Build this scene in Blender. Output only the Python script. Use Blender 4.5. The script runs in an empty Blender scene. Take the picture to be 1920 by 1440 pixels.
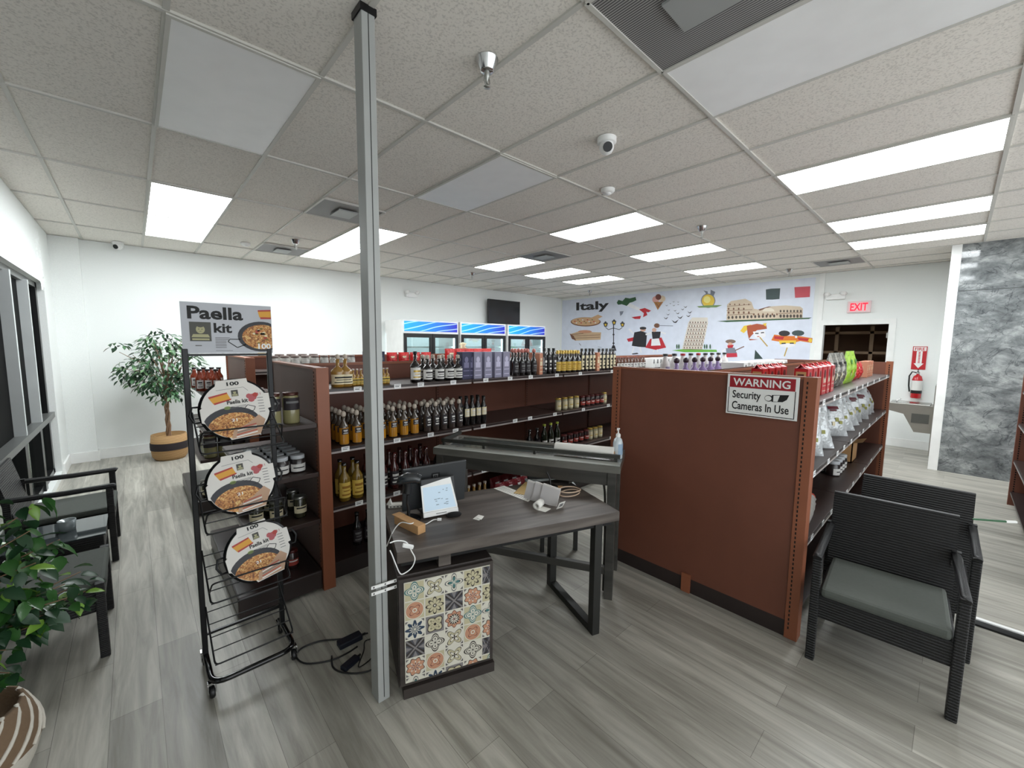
import bpy, bmesh, math, random
from mathutils import Matrix, Vector
PI=math.pi; random.seed(7)
D=bpy.data; SC=bpy.context.scene
# ------------------------------------------------------------------ camera, world, exposure, lamps
H=1.70; FPX=768.0; YAW,PITCH,ROLL=.826,.099,.009; CEIL=3.052
fw=Vector((math.cos(PITCH)*math.cos(YAW),math.cos(PITCH)*math.sin(YAW),-math.sin(PITCH)))
r0=fw.cross(Vector((0,0,1))).normalized(); u0=r0.cross(fw)
RT=r0*math.cos(ROLL)+u0*math.sin(ROLL); UP=-r0*math.sin(ROLL)+u0*math.cos(ROLL)
cd=D.cameras.new('camera'); cam=D.objects.new('camera',cd); SC.collection.objects.link(cam)
cam.matrix_world=Matrix(((RT.x,UP.x,-fw.x,0),(RT.y,UP.y,-fw.y,0),(RT.z,UP.z,-fw.z,H),(0,0,0,1)))
cd.sensor_width=36; cd.lens=36*FPX/1920; cd.clip_start=.05; cd.clip_end=60
SC.camera=cam
def ray(x,y): return RT*((x-960)/FPX)+UP*(-(y-720)/FPX)+fw
def at_z(x,y,z): r=ray(x,y); t=(z-H)/r.z; return Vector((r.x*t,r.y*t,z))
def at_y(x,y,Y): r=ray(x,y); t=Y/r.y; return Vector((r.x*t,Y,H+r.z*t))
def at_x(x,y,X): r=ray(x,y); t=X/r.x; return Vector((X,r.y*t,H+r.z*t))
w=D.worlds.new('world'); SC.world=w; w.use_nodes=True
w.node_tree.nodes['Background'].inputs[0].default_value=(.92,.97,1,1); w.node_tree.nodes['Background'].inputs[1].default_value=.9
SC.view_settings.view_transform='Standard'; SC.view_settings.look='None'; SC.view_settings.gamma=1; SC.view_settings.use_curve_mapping=False
SC.view_settings.exposure=1.4
LAMP_STRENGTH=6.5          # ceiling troffers: the only lamps of the room
GX,GY,TS=.791,2.324,.6096  # ceiling grid origin and tile size
LIT=[(-1,2),(-1,3),(2,2),(2,3),(5,0),(8,0),(11,0),(5,-2),(8,-2),(10.05,-2),(6.15,2),(8.2,2),(10.1,2)]
UNLIT=[(-1,0),(2,0),(2,-2)]
# ------------------------------------------------------------------ helpers
def lin(c):
    c=c/255.; return c/12.92 if c<=.04045 else ((c+.055)/1.055)**2.4
MATS={}
def mat(n,c,rough=.6,metal=0,emit=0,spec=.5,bump=None,alpha=1,coat=0):
    if n in MATS: return MATS[n]
    m=D.materials.new(n); m.use_nodes=True; nt=m.node_tree; b=nt.nodes['Principled BSDF']
    col=(lin(c[0]),lin(c[1]),lin(c[2]),1)
    b.inputs['Base Color'].default_value=col; b.inputs['Roughness'].default_value=rough; b.inputs['Metallic'].default_value=metal
    b.inputs['Specular IOR Level'].default_value=spec; b.inputs['Coat Weight'].default_value=coat
    if emit: b.inputs['Emission Color'].default_value=col; b.inputs['Emission Strength'].default_value=emit
    # slight procedural tone variation so that nothing is a dead flat colour
    tc=nt.nodes.new('ShaderNodeTexCoord'); no=nt.nodes.new('ShaderNodeTexNoise'); mx=nt.nodes.new('ShaderNodeMix'); mx.data_type='RGBA'
    no.inputs['Scale'].default_value=(bump[0] if bump else 6)
    nt.links.new(tc.outputs['Object'],no.inputs['Vector'])
    mx.inputs[6].default_value=tuple(v*.9 for v in col[:3])+(1,); mx.inputs[7].default_value=tuple(min(1,v*1.08) for v in col[:3])+(1,)
    nt.links.new(no.outputs[0],mx.inputs[0])
    if not emit: nt.links.new(mx.outputs[2],b.inputs['Base Color'])
    if bump:
        bp=nt.nodes.new('ShaderNodeBump'); bp.inputs['Strength'].default_value=bump[1]; bp.inputs['Distance'].default_value=bump[2]
        nt.links.new(no.outputs[0],bp.inputs['Height']); nt.links.new(bp.outputs[0],b.inputs['Normal'])
    MATS[n]=m; return m
def glassy(n,c,rough=.05,tr=.85):
    if n in MATS: return MATS[n]
    m=D.materials.new(n); m.use_nodes=True; nt=m.node_tree; nt.nodes.remove(nt.nodes['Principled BSDF'])
    g=nt.nodes.new('ShaderNodeBsdfGlossy'); t=nt.nodes.new('ShaderNodeBsdfTransparent'); x=nt.nodes.new('ShaderNodeMixShader')
    g.inputs['Roughness'].default_value=rough; t.inputs[0].default_value=(lin(c[0]),lin(c[1]),lin(c[2]),1)
    lw=nt.nodes.new('ShaderNodeLayerWeight'); lw.inputs[0].default_value=.25
    mr=nt.nodes.new('ShaderNodeMapRange'); mr.inputs[3].default_value=1-tr; mr.inputs[4].default_value=.6
    nt.links.new(lw.outputs['Facing'],mr.inputs[0]); nt.links.new(mr.outputs[0],x.inputs[0])
    nt.links.new(t.outputs[0],x.inputs[1]); nt.links.new(g.outputs[0],x.inputs[2])
    nt.links.new(x.outputs[0],nt.nodes['Material Output'].inputs[0]); MATS[n]=m; return m
class MB:
    def __init__(s): s.v=[];s.f=[];s.m=[];s.sm=[];s.mats=[];s.T=Matrix()
    def _m(s,m):
        if m not in s.mats: s.mats.append(m)
        return s.mats.index(m)
    def add(s,vs,fs,m,smooth=False):
        b=len(s.v); s.v+=[s.T@Vector(p) for p in vs]; k=s._m(m)
        for f in fs: s.f.append([b+i for i in f]); s.m.append(k); s.sm.append(smooth)
        return s
    def box(s,x0,x1,y0,y1,z0,z1,m,bev=0):
        if bev and min(x1-x0,y1-y0,z1-z0)>2.2*bev:
            vs=[];fs=[]
            bm=bmesh.new(); bmesh.ops.create_cube(bm,size=1)
            for v in bm.verts: v.co=Vector((x0+(v.co.x+.5)*(x1-x0),y0+(v.co.y+.5)*(y1-y0),z0+(v.co.z+.5)*(z1-z0)))
            bmesh.ops.bevel(bm,geom=bm.edges[:],offset=bev,segments=2,affect='EDGES',profile=.5)
            bm.verts.index_update(); vs=[v.co.copy() for v in bm.verts]; fs=[[v.index for v in f.verts] for f in bm.faces]; bm.free()
            return s.add(vs,fs,m)
        return s.add([(x0,y0,z0),(x1,y0,z0),(x1,y1,z0),(x0,y1,z0),(x0,y0,z1),(x1,y0,z1),(x1,y1,z1),(x0,y1,z1)],
              [(0,3,2,1),(4,5,6,7),(0,1,5,4),(1,2,6,5),(2,3,7,6),(3,0,4,7)],m)
    def lathe(s,prof,m,n=16,c=(0,0,0),smooth=True,sx=1,sy=1):
        vs=[];fs=[];k=len(prof)
        for i in range(n):
            a=2*PI*i/n
            for r,z in prof: vs.append((c[0]+r*math.cos(a)*sx,c[1]+r*math.sin(a)*sy,c[2]+z))
        for i in range(n):
            j=(i+1)%n
            for q in range(k-1):
                fs.append((i*k+q,j*k+q,j*k+q+1,i*k+q+1))
        s.add(vs,fs,m,smooth)
        for q,rev in ((0,True),(k-1,False)):
            if prof[q][0]>1e-5:
                ring=[vs[i*k+q] for i in range(n)]
                s.add(ring,[list(range(n))[::-1] if rev else list(range(n))],m)
        return s
    def tube(s,pts,r,m,n=8,closed=False):
        pts=[Vector(p) for p in pts]; vs=[];fs=[];N=len(pts)
        rr=r if isinstance(r,(list,tuple)) else [r]*N
        prev=None
        for i,p in enumerate(pts):
            d=(pts[(i+1)%N]-pts[i-1]) if closed else (pts[min(i+1,N-1)]-pts[max(i-1,0)])
            d.normalize()
            a=prev if prev is not None else (Vector((0,0,1)) if abs(d.z)<.9 else Vector((1,0,0)))
            x=d.cross(a).normalized(); y=d.cross(x).normalized(); prev=-y if prev is None else (x.cross(d)).normalized()
            for k in range(n):
                t=2*PI*k/n; vs.append(p+(x*math.cos(t)+y*math.sin(t))*rr[i])
        for i in range(N if closed else N-1):
            j=(i+1)%N
            for k in range(n):
                l=(k+1)%n; fs.append((i*n+k,i*n+l,j*n+l,j*n+k))
        s.add(vs,fs,m,True)
        if not closed:
            s.add(vs[:n],[list(range(n))[::-1]],m); s.add(vs[-n:],[list(range(n))],m)
        return s
    def bar(s,p,q,wd,ht,m):     # rectangular bar from p to q
        p=Vector(p);q=Vector(q);d=(q-p).normalized(); a=Vector((0,0,1)) if abs(d.z)<.95 else Vector((1,0,0))
        x=d.cross(a).normalized()*wd/2; y=x.cross(d).normalized()*ht/2
        vs=[p-x-y,p+x-y,p+x+y,p-x+y,q-x-y,q+x-y,q+x+y,q-x+y]
        return s.add(vs,[(0,3,2,1),(4,5,6,7),(0,1,5,4),(1,2,6,5),(2,3,7,6),(3,0,4,7)],m)
    def poly(s,pts,m): return s.add(pts,[list(range(len(pts)))],m)
    def slab(s,pts,off,m):      # extruded polygon (pts 3D, planar) by vector off
        n=len(pts); off=Vector(off); a=[Vector(p) for p in pts]; b=[p+off for p in a]
        fs=[list(range(n))[::-1],[n+i for i in range(n)]]+[(i,(i+1)%n,n+(i+1)%n,n+i) for i in range(n)]
        return s.add(a+b,fs,m)
    def build(s,name,parent=None,bev=0,sub=0):
        me=D.meshes.new(name); me.from_pydata([tuple(v) for v in s.v],[],s.f)
        for m in s.mats: me.materials.append(m)
        for p,k,sm in zip(me.polygons,s.m,s.sm): p.material_index=k; p.use_smooth=sm
        me.validate(); me.update()
        o=D.objects.new(name,me); SC.collection.objects.link(o)
        if parent is not None: o.parent=parent
        if bev:
            b=o.modifiers.new('b','BEVEL'); b.width=bev; b.segments=2; b.limit_method='ANGLE'
        if sub:
            b=o.modifiers.new('s','SUBSURF'); b.levels=sub; b.render_levels=sub
        return o
_tx={}
def text_geo(t,bold=0):
    k=(t,bold)
    if k in _tx: return _tx[k]
    c=D.curves.new('t','FONT'); c.body=t; c.size=1; c.resolution_u=3; c.offset=bold; o=D.objects.new('t',c); SC.collection.objects.link(o)
    bpy.context.view_layer.update(); me=D.meshes.new_from_object(o.evaluated_get(bpy.context.evaluated_depsgraph_get()))
    vs=[v.co.copy() for v in me.vertices]; fs=[list(p.vertices) for p in me.polygons]
    D.objects.remove(o); D.meshes.remove(me); D.curves.remove(c)
    x0=min(v.x for v in vs);x1=max(v.x for v in vs)
    _tx[k]=([((v.x-x0)/(x1-x0),v.y/.7) for v in vs],fs); return _tx[k]
def put_text(M,t,O,U,V,m,bold=0):   # O baseline-left, U full width vector, V cap-height vector
    vs,fs=text_geo(t,bold); O=Vector(O);U=Vector(U);V=Vector(V)
    M.add([O+U*a+V*b for a,b in vs],fs,m)
def tag(o,label=None,cat=None,group=None,kind=None):
    if label: o['label']=label
    if cat: o['category']=cat
    if group: o['group']=group
    if kind: o['kind']=kind
    return o
def thing(name,label,cat,loc=(0,0,0),rz=0,group=None):
    o=D.objects.new(name,None); o.empty_display_size=.05; SC.collection.objects.link(o); o.location=loc; o.rotation_euler=(0,0,rz)
    return tag(o,label,cat,group)
def struct(M,name,label=None): return tag(M.build(name),label,None,None,'structure')
def copy_tree(o,parent=None):
    c=o.copy(); SC.collection.objects.link(c)
    if parent is not None: c.parent=parent
    for ch in list(o.children): copy_tree(ch,c)
    return c
PROTO={}
def place(fn,loc,label,rz=0,group=None,cat=None,scale=None):
    key=fn
    if key not in PROTO: o=fn(); PROTO[key]=o
    else: o=copy_tree(PROTO[key])
    o.location=loc; o.rotation_euler=(0,0,rz); o.scale=(scale,)*3 if scale else (1,1,1)
    tag(o,label,cat,group)
    if not group and 'group' in o: del o['group']
    return o
ORD=['first','second','third','fourth','fifth','sixth','seventh','eighth','ninth','tenth','eleventh','twelfth','thirteenth','fourteenth','fifteenth','sixteenth','seventeenth','eighteenth','nineteenth','twentieth']
def circ(cx,cy,rx,ry=None,n=20,a0=0,a1=2*PI):
    ry=ry or rx; full=abs(a1-a0-2*PI)<1e-6
    return [(cx+rx*math.cos(a0+(a1-a0)*i/(n if full else n-1)),cy+ry*math.sin(a0+(a1-a0)*i/(n if full else n-1))) for i in range(n)]
# ------------------------------------------------------------------ materials
WALL=mat('wall_paint',(240,243,241),.75,bump=(180,.05,.001))
TRIMM=mat('white_trim',(244,245,243),.45)
def tex_mat(n,build):
    m=D.materials.new(n); m.use_nodes=True; nt=m.node_tree; build(nt,nt.nodes['Principled BSDF'],nt.nodes.new,nt.links.new); MATS[n]=m; return m
def _floor(nt,b,new,link):
    tc=new('ShaderNodeTexCoord'); mp=new('ShaderNodeMapping'); mp.inputs['Rotation'].default_value=(0,0,PI/2)
    link(tc.outputs['Object'],mp.inputs[0])
    br=new('ShaderNodeTexBrick'); br.offset=.37; br.inputs['Scale'].default_value=1; br.inputs['Brick Width'].default_value=1.22; br.inputs['Row Height'].default_value=.178
    br.inputs['Mortar Size'].default_value=.0012; br.inputs['Mortar Smooth'].default_value=.3; br.inputs['Bias'].default_value=0
    br.inputs['Color1'].default_value=(lin(160),lin(157),lin(149),1); br.inputs['Color2'].default_value=(lin(188),lin(185),lin(176),1); br.inputs['Mortar'].default_value=(lin(126),lin(123),lin(116),1)
    link(mp.outputs[0],br.inputs['Vector'])
    st=new('ShaderNodeMapping'); st.inputs['Scale'].default_value=(9,.7,1); link(tc.outputs['Object'],st.inputs[0])
    n1=new('ShaderNodeTexNoise'); n1.inputs['Scale'].default_value=2.2; n1.inputs['Detail'].default_value=7; n1.inputs['Roughness'].default_value=.62; n1.inputs['Distortion'].default_value=.6; link(st.outputs[0],n1.inputs['Vector'])
    rp=new('ShaderNodeValToRGB'); rp.color_ramp.elements[0].position=.32; rp.color_ramp.elements[0].color=(.62,.61,.59,1); rp.color_ramp.elements[1].position=.7; rp.color_ramp.elements[1].color=(1.18,1.18,1.17,1); link(n1.outputs[0],rp.inputs[0])
    n2=new('ShaderNodeTexNoise'); n2.inputs['Scale'].default_value=.9; n2.inputs['Detail'].default_value=3; link(st.outputs[0],n2.inputs['Vector'])
    r2=new('ShaderNodeValToRGB'); r2.color_ramp.elements[0].position=.35; r2.color_ramp.elements[0].color=(.86,.86,.85,1); r2.color_ramp.elements[1].position=.65; r2.color_ramp.elements[1].color=(1.08,1.08,1.08,1); link(n2.outputs[0],r2.inputs[0])
    m1=new('ShaderNodeMix'); m1.data_type='RGBA'; m1.blend_type='MULTIPLY'; m1.inputs[0].default_value=1; link(br.outputs['Color'],m1.inputs[6]); link(rp.outputs[0],m1.inputs[7])
    m2=new('ShaderNodeMix'); m2.data_type='RGBA'; m2.blend_type='MULTIPLY'; m2.inputs[0].default_value=1; link(m1.outputs[2],m2.inputs[6]); link(r2.outputs[0],m2.inputs[7])
    link(m2.outputs[2],b.inputs['Base Color']); b.inputs['Roughness'].default_value=.42
    bp=new('ShaderNodeBump'); bp.inputs['Strength'].default_value=.15; bp.inputs['Distance'].default_value=.002; link(n1.outputs[0],bp.inputs['Height']); link(bp.outputs[0],b.inputs['Normal'])
FLOOR=tex_mat('vinyl_plank',_floor)
def _tile(nt,b,new,link):
    tc=new('ShaderNodeTexCoord')
    n1=new('ShaderNodeTexNoise'); n1.inputs['Scale'].default_value=95; n1.inputs['Detail'].default_value=5; link(tc.outputs['Object'],n1.inputs['Vector'])
    rp=new('ShaderNodeValToRGB'); rp.color_ramp.elements[0].position=.36; rp.color_ramp.elements[0].color=(lin(214),lin(209),lin(201),1); rp.color_ramp.elements[1].position=.5; rp.color_ramp.elements[1].color=(lin(238),lin(233),lin(225),1); link(n1.outputs[0],rp.inputs[0])
    link(rp.outputs[0],b.inputs['Base Color']); b.inputs['Roughness'].default_value=.9
    bp=new('ShaderNodeBump'); bp.inputs['Strength'].default_value=.5; bp.inputs['Distance'].default_value=.003; link(n1.outputs[0],bp.inputs['Height']); link(bp.outputs[0],b.inputs['Normal'])
CTILE=tex_mat('ceiling_tile',_tile)
def _marble(nt,b,new,link):
    tc=new('ShaderNodeTexCoord'); mp=new('ShaderNodeMapping'); mp.inputs['Rotation'].default_value=(.6,0,.3); mp.inputs['Scale'].default_value=(1.5,1.5,2.2); link(tc.outputs['Object'],mp.inputs[0])
    n1=new('ShaderNodeTexNoise'); n1.inputs['Scale'].default_value=2.3; n1.inputs['Detail'].default_value=12; n1.inputs['Roughness'].default_value=.72; n1.inputs['Distortion'].default_value=.35; link(mp.outputs[0],n1.inputs['Vector'])
    rp=new('ShaderNodeValToRGB'); e=rp.color_ramp.elements; e[0].position=.3; e[0].color=(lin(66),lin(70),lin(72),1); e[1].position=.72; e[1].color=(lin(190),lin(194),lin(192),1)
    k=e.new(.5); k.color=(lin(124),lin(128),lin(129),1); link(n1.outputs[0],rp.inputs[0])
    n2=new('ShaderNodeTexNoise'); n2.inputs['Scale'].default_value=1.3; n2.inputs['Detail'].default_value=6; n2.inputs['Distortion'].default_value=2.2; link(mp.outputs[0],n2.inputs['Vector'])
    r2=new('ShaderNodeValToRGB'); q=r2.color_ramp.elements; q[0].position=.485; q[0].color=(1,1,1,1); q[1].position=.5; q[1].color=(.42,.43,.45,1); z=q.new(.515); z.color=(1,1,1,1); link(n2.outputs[0],r2.inputs[0])
    m1=new('ShaderNodeMix'); m1.data_type='RGBA'; m1.blend_type='MULTIPLY'; m1.inputs[0].default_value=.9; link(rp.outputs[0],m1.inputs[6]); link(r2.outputs[0],m1.inputs[7])
    link(m1.outputs[2],b.inputs['Base Color']); b.inputs['Roughness'].default_value=.06
MARBLE=tex_mat('grey_marble',_marble)
def wood(n,c1,c2,sc,rough=.45,ax=(1,9,9)):
    def f(nt,b,new,link):
        tc=new('ShaderNodeTexCoord'); mp=new('ShaderNodeMapping'); mp.inputs['Scale'].default_value=ax; link(tc.outputs['Object'],mp.inputs[0])
        n1=new('ShaderNodeTexNoise'); n1.inputs['Scale'].default_value=sc; n1.inputs['Detail'].default_value=6; n1.inputs['Distortion'].default_value=.8; link(mp.outputs[0],n1.inputs['Vector'])
        rp=new('ShaderNodeValToRGB'); rp.color_ramp.elements[0].position=.35; rp.color_ramp.elements[0].color=tuple(lin(v) for v in c1)+(1,); rp.color_ramp.elements[1].position=.68; rp.color_ramp.elements[1].color=tuple(lin(v) for v in c2)+(1,)
        link(n1.outputs[0],rp.inputs[0]); link(rp.outputs[0],b.inputs['Base Color']); b.inputs['Roughness'].default_value=rough
    return tex_mat(n,f)
DESKW=wood('grey_oak',(66,58,53),(104,96,90),1.6)
COUNTW=wood('grey_painted_oak',(84,83,78),(112,110,104),1.4,.22)
LGW=wood('dark_grey_oak',(52,51,48),(72,70,66),1.4,.4)
CABW=wood('dark_oak',(48,42,40),(66,58,54),1.5,.5)
def _wick(nt,b,new,link):
    tc=new('ShaderNodeTexCoord'); wv=new('ShaderNodeTexWave'); wv.wave_type='BANDS'; wv.bands_direction='Z'; wv.inputs['Scale'].default_value=22; wv.inputs['Distortion'].default_value=1.5; wv.inputs['Detail'].default_value=1; wv.inputs['Detail Scale'].default_value=14
    link(tc.outputs['Object'],wv.inputs['Vector']); rp=new('ShaderNodeValToRGB'); rp.color_ramp.elements[0].color=(.004,.004,.0045,1); rp.color_ramp.elements[1].color=(.013,.013,.0145,1)
    link(wv.outputs[1],rp.inputs[0]); link(rp.outputs[0],b.inputs['Base Color']); b.inputs['Roughness'].default_value=.45
    bp=new('ShaderNodeBump'); bp.inputs['Strength'].default_value=.8; bp.inputs['Distance'].default_value=.004; link(wv.outputs[1],bp.inputs['Height']); link(bp.outputs[0],b.inputs['Normal'])
WICKER=tex_mat('black_wicker',_wick)
def _bask(nt,b,new,link):
    tc=new('ShaderNodeTexCoord'); wv=new('ShaderNodeTexWave'); wv.wave_type='BANDS'; wv.bands_direction='Z'; wv.inputs['Scale'].default_value=16; wv.inputs['Distortion'].default_value=1; wv.inputs['Detail Scale'].default_value=30
    link(tc.outputs['Object'],wv.inputs['Vector']); rp=new('ShaderNodeValToRGB'); rp.color_ramp.elements[0].color=(lin(150),lin(112),lin(70),1); rp.color_ramp.elements[1].color=(lin(206),lin(168),lin(118),1)
    link(wv.outputs[1],rp.inputs[0]); link(rp.outputs[0],b.inputs['Base Color']); b.inputs['Roughness'].default_value=.8
    bp=new('ShaderNodeBump'); bp.inputs['Strength'].default_value=.6; bp.inputs['Distance'].default_value=.004; link(wv.outputs[1],bp.inputs['Height']); link(bp.outputs[0],b.inputs['Normal'])
BASKET=tex_mat('seagrass',_bask)
def _grille(nt,b,new,link):
    tc=new('ShaderNodeTexCoord'); wv=new('ShaderNodeTexWave'); wv.wave_type='BANDS'; wv.bands_direction='X'; wv.inputs['Scale'].default_value=26
    link(tc.outputs['Object'],wv.inputs['Vector']); rp=new('ShaderNodeValToRGB'); rp.color_ramp.elements[0].color=(.03,.03,.03,1); rp.color_ramp.elements[1].color=(.42,.41,.4,1)
    link(wv.outputs[1],rp.inputs[0]); link(rp.outputs[0],b.inputs['Base Color']); b.inputs['Roughness'].default_value=.5
GRILLE=tex_mat('vent_grille',_grille)
BLACK=mat('black_metal',(20,20,22),.35,.3); BLKP=mat('black_plastic',(22,22,24),.4); CHROME=mat('chrome',(205,205,205),.18,1); STEEL=mat('brushed_steel',(170,170,165),.35,.9)
WHT=mat('white_plastic',(240,240,238),.35); PAPER=mat('paper',(232,230,224),.7); GREY=mat('grey_print',(120,120,120),.7); INK=mat('black_print',(18,18,18),.6)
SHELF=mat('shelf_brown',(56,41,37),.42,spec=.5); DECK=mat('dark_shelf',(44,34,33),.35,spec=.6); PANEL=mat('panel_brown',(112,66,50),.5); POST=mat('post_orange_brown',(142,84,58),.45)
EPAN=mat('end_panel_greybrown',(112,88,80),.55); SLOT=mat('slot_black',(8,6,6),.8); RAIL=mat('price_rail',(175,165,162),.3,.2); TAGM=mat('price_tag_white',(238,238,238),.6)
CUSH=mat('grey_cushion',(82,86,81),.85,bump=(60,.2,.002)); TBAR=mat('ceiling_tbar',(205,203,196),.5); POLEM=mat('galvanised_pole',(164,166,164),.45,.1); POLED=mat('pole_groove_shade',(50,52,52),.5,.4)
PANE=mat('dark_pane',(4,4,5),.6,spec=.08); MUL=mat('pale_mullion',(206,210,210),.4); DGLASS=mat('dark_glass',(14,18,18),.06,spec=.8)
# ------------------------------------------------------------------ room shell
XL,XR,YB,YN=-.74,9.55,8.2,-2.6
M=MB(); M.box(XL-.3,XR+2.2,YN-.1,YB+.1,-.1,0,FLOOR); struct(M,'floor','grey wood-look plank floor of the shop')
M=MB(); M.box(XL-.3,XR+.2,YN-.1,YB+.1,CEIL+.005,CEIL+.1,CTILE); struct(M,'ceiling','white suspended ceiling of textured tiles')
M=MB()
for j in range(-6,6):
    y=GY+j*2*TS
    if YN<y<YB: M.box(XL,XR,y-.012,y+.012,CEIL-.006,CEIL+.005,TBAR)
for i in range(-3,16):
    x=GX+i*TS
    if XL<x<XR: M.box(x-.012,x+.012,YN,YB,CEIL-.004,CEIL+.005,TBAR)
struct(M,'trim_1','white metal grid bars between the ceiling tiles')
M=MB(); M.box(XL,XR+.1,YB,YB+.1,0,CEIL,WALL); M.box(XL,-.46,8.12,YB,0,CEIL,WALL); struct(M,'wall_back','white wall behind the tree and the drinks coolers')
# left wall with window openings
WY0,WY1,WZ0,WZ1=1.0,7.42,.07,2.36
M=MB(); M.box(XL-.16,XL,YN,WY0,0,CEIL,WALL); M.box(XL-.16,XL,WY1,YB,0,CEIL,WALL); M.box(XL-.16,XL,WY0,WY1,WZ1,CEIL,WALL); M.box(XL-.16,XL,WY0,WY1,0,WZ0,WALL)
struct(M,'wall_left','white wall around the dark storefront windows')
# right wall with door opening at Y .834..1.745
DY0,DY1,DZ=.84,1.745,2.09
M=MB(); M.box(XR,XR+.12,.05,DY0,0,CEIL,WALL); M.box(XR,XR+.12,DY1,YB,0,CEIL,WALL); M.box(XR,XR+.12,DY0,DY1,DZ,CEIL,WALL)
M.box(XR-.02,XR,1.78,1.86,0,CEIL,TRIMM); struct(M,'wall_right','white wall with the exit door and the mural')
MX=8.1
M=MB(); M.box(MX+.02,XR+.1,.08,.16,0,CEIL,WALL); M.box(MX+.03,MX+.12,YN,.08,0,CEIL,WALL); struct(M,'wall_wing','white wing wall behind the marble')
M=MB(); M.box(MX-.002,MX+.0199,.0705,.165,0,CEIL,TRIMM); struct(M,'trim_2','white vertical trim board at the marble wall edge')
M=MB(); M.box(MX,MX+.02,YN,.07,0,2.44,MARBLE); M.box(MX,MX+.02,YN,.07,2.446,CEIL,MARBLE); struct(M,'trim_3','grey veined marble cladding')
DARKW=mat('dark_room',(132,104,84),.8); DSH=mat('dark_shelving',(170,144,118),.7)
M=MB(); M.box(XR+2.1,XR+2.2,0,3,0,2.6,DARKW); M.box(XR+.12,XR+2.2,-.1,0,0,2.6,DARKW); M.box(XR+.12,XR+2.2,3,3.1,0,2.6,DARKW); M.box(XR+.12,XR+2.2,0,3,2.6,2.7,DARKW); struct(M,'wall_storeroom','unlit storeroom beyond the door')
M=MB()
for y in (.6,1.15,1.7,2.3): M.box(XR+1.2,XR+1.26,y,y+.06,0,2.1,DSH)
for z in (.4,1.0,1.55,1.95): M.box(XR+1.2,XR+1.7,.6,2.36,z,z+.05,DSH)
tag(M.build('storage_rack'),'dim wooden shelving rack inside the dark storeroom doorway','rack')
M=MB(); t=.09
M.box(XR-.02,XR,DY0-t,DY0,0,DZ+t,TRIMM); M.box(XR-.02,XR,DY1,DY1+t*.4,0,DZ+t,TRIMM); M.box(XR-.02,XR,DY0,DY1,DZ,DZ+t,TRIMM)
for z in (.3,1.1,1.85): M.box(XR-.03,XR-.005,DY0+.0,DY0+.02,z,z+.09,STEEL)
struct(M,'door_1','white frame of the open exit doorway')
M=MB(); b=.14
M.box(-.46,XR,YB-.018,YB,0,b,TRIMM); M.box(XL,-.445,8.102,8.12,0,b,TRIMM); M.box(-.46,-.442,8.1,YB,0,b,TRIMM); struct(M,'baseboard_back')
M=MB(); M.box(XL,XL+.018,WY1+.08,8.12,0,b,TRIMM); struct(M,'baseboard_left')
M=MB(); M.box(XR-.018,XR,.16,DY0-t,0,b,TRIMM); M.box(XR-.018,XR,1.86,YB,0,b,TRIMM); struct(M,'baseboard_right')
# storefront window: frame, mullions and dark panes
FR=mat('window_frame_grey',(120,122,120),.35,.5); OUT=mat('outside_paving',(214,212,200),.8,bump=(30,.8,.02)); BLKF=mat('window_black',(16,17,18),.3)
M=MB(); xf0,xf1=XL-.13,XL-.06
M.box(xf0,xf1,WY0,WY1,WZ1-.06,WZ1,FR); M.box(xf0,xf1+.045,WY0,WY1,.76,.82,FR); M.box(xf0,xf1,WY0,WY1,WZ0,WZ0+.06,BLKF)
for y in (1.0,2.0,3.0,4.0,5.7,6.55): M.box(xf0,xf1+.035,y,y+.05,.8,WZ1-.05,MUL); M.box(xf0,xf1+.02,y-.02,y+.1,WZ0,.78,BLKF)
M.box(xf0,xf1,WY1-.1,WY1,WZ0,WZ1,BLKF); o=struct(M,'window_1','grey and black frame of the storefront window')
M=MB(); M.box(xf0+.02,xf0+.03,WY0,WY1,.8,WZ1,PANE); M.build('upper_pane',o); M=MB(); M.box(xf0+.02,xf0+.03,WY0,WY1,WZ0,.8,glassy('clear_glass',(235,240,238))); M.build('lower_pane',o)
M=MB(); M.box(-3.2,XL-.16,0,8.5,-.06,-.01,OUT); M.box(-1.35,-1.1,0,8.5,-.01,.85,OUT); struct(M,'ground_outside','pale pebble planter wall outside the window')
# patched plaster on left wall
PY=7.25
M=MB()
rp_=random.Random(5)
for k in range(46):
    z=2.93-.62*rp_.random(); y=PY+rp_.uniform(-.13,.13)*(1.2-.5*(2.93-z)); r_=rp_.uniform(.02,.06); e=rp_.uniform(.006,.016)
    pts=[(y+a,z+b_*1.5) for a,b_ in [(r_*rp_.uniform(.6,1.1)*math.cos(q*PI/4),r_*rp_.uniform(.6,1.1)*math.sin(q*PI/4)) for q in range(8)]]
    M.add([(XL-.001,a,b_) for a,b_ in pts]+[(XL+e,y+(a-y)*.7,z+(b_-z)*.7) for a,b_ in pts],[tuple(range(8,16))]+[(q,(q+1)%8,8+(q+1)%8,8+q) for q in range(8)],WALL)
struct(M,'trim_4','rough plaster patch on the left wall above the window')
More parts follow.
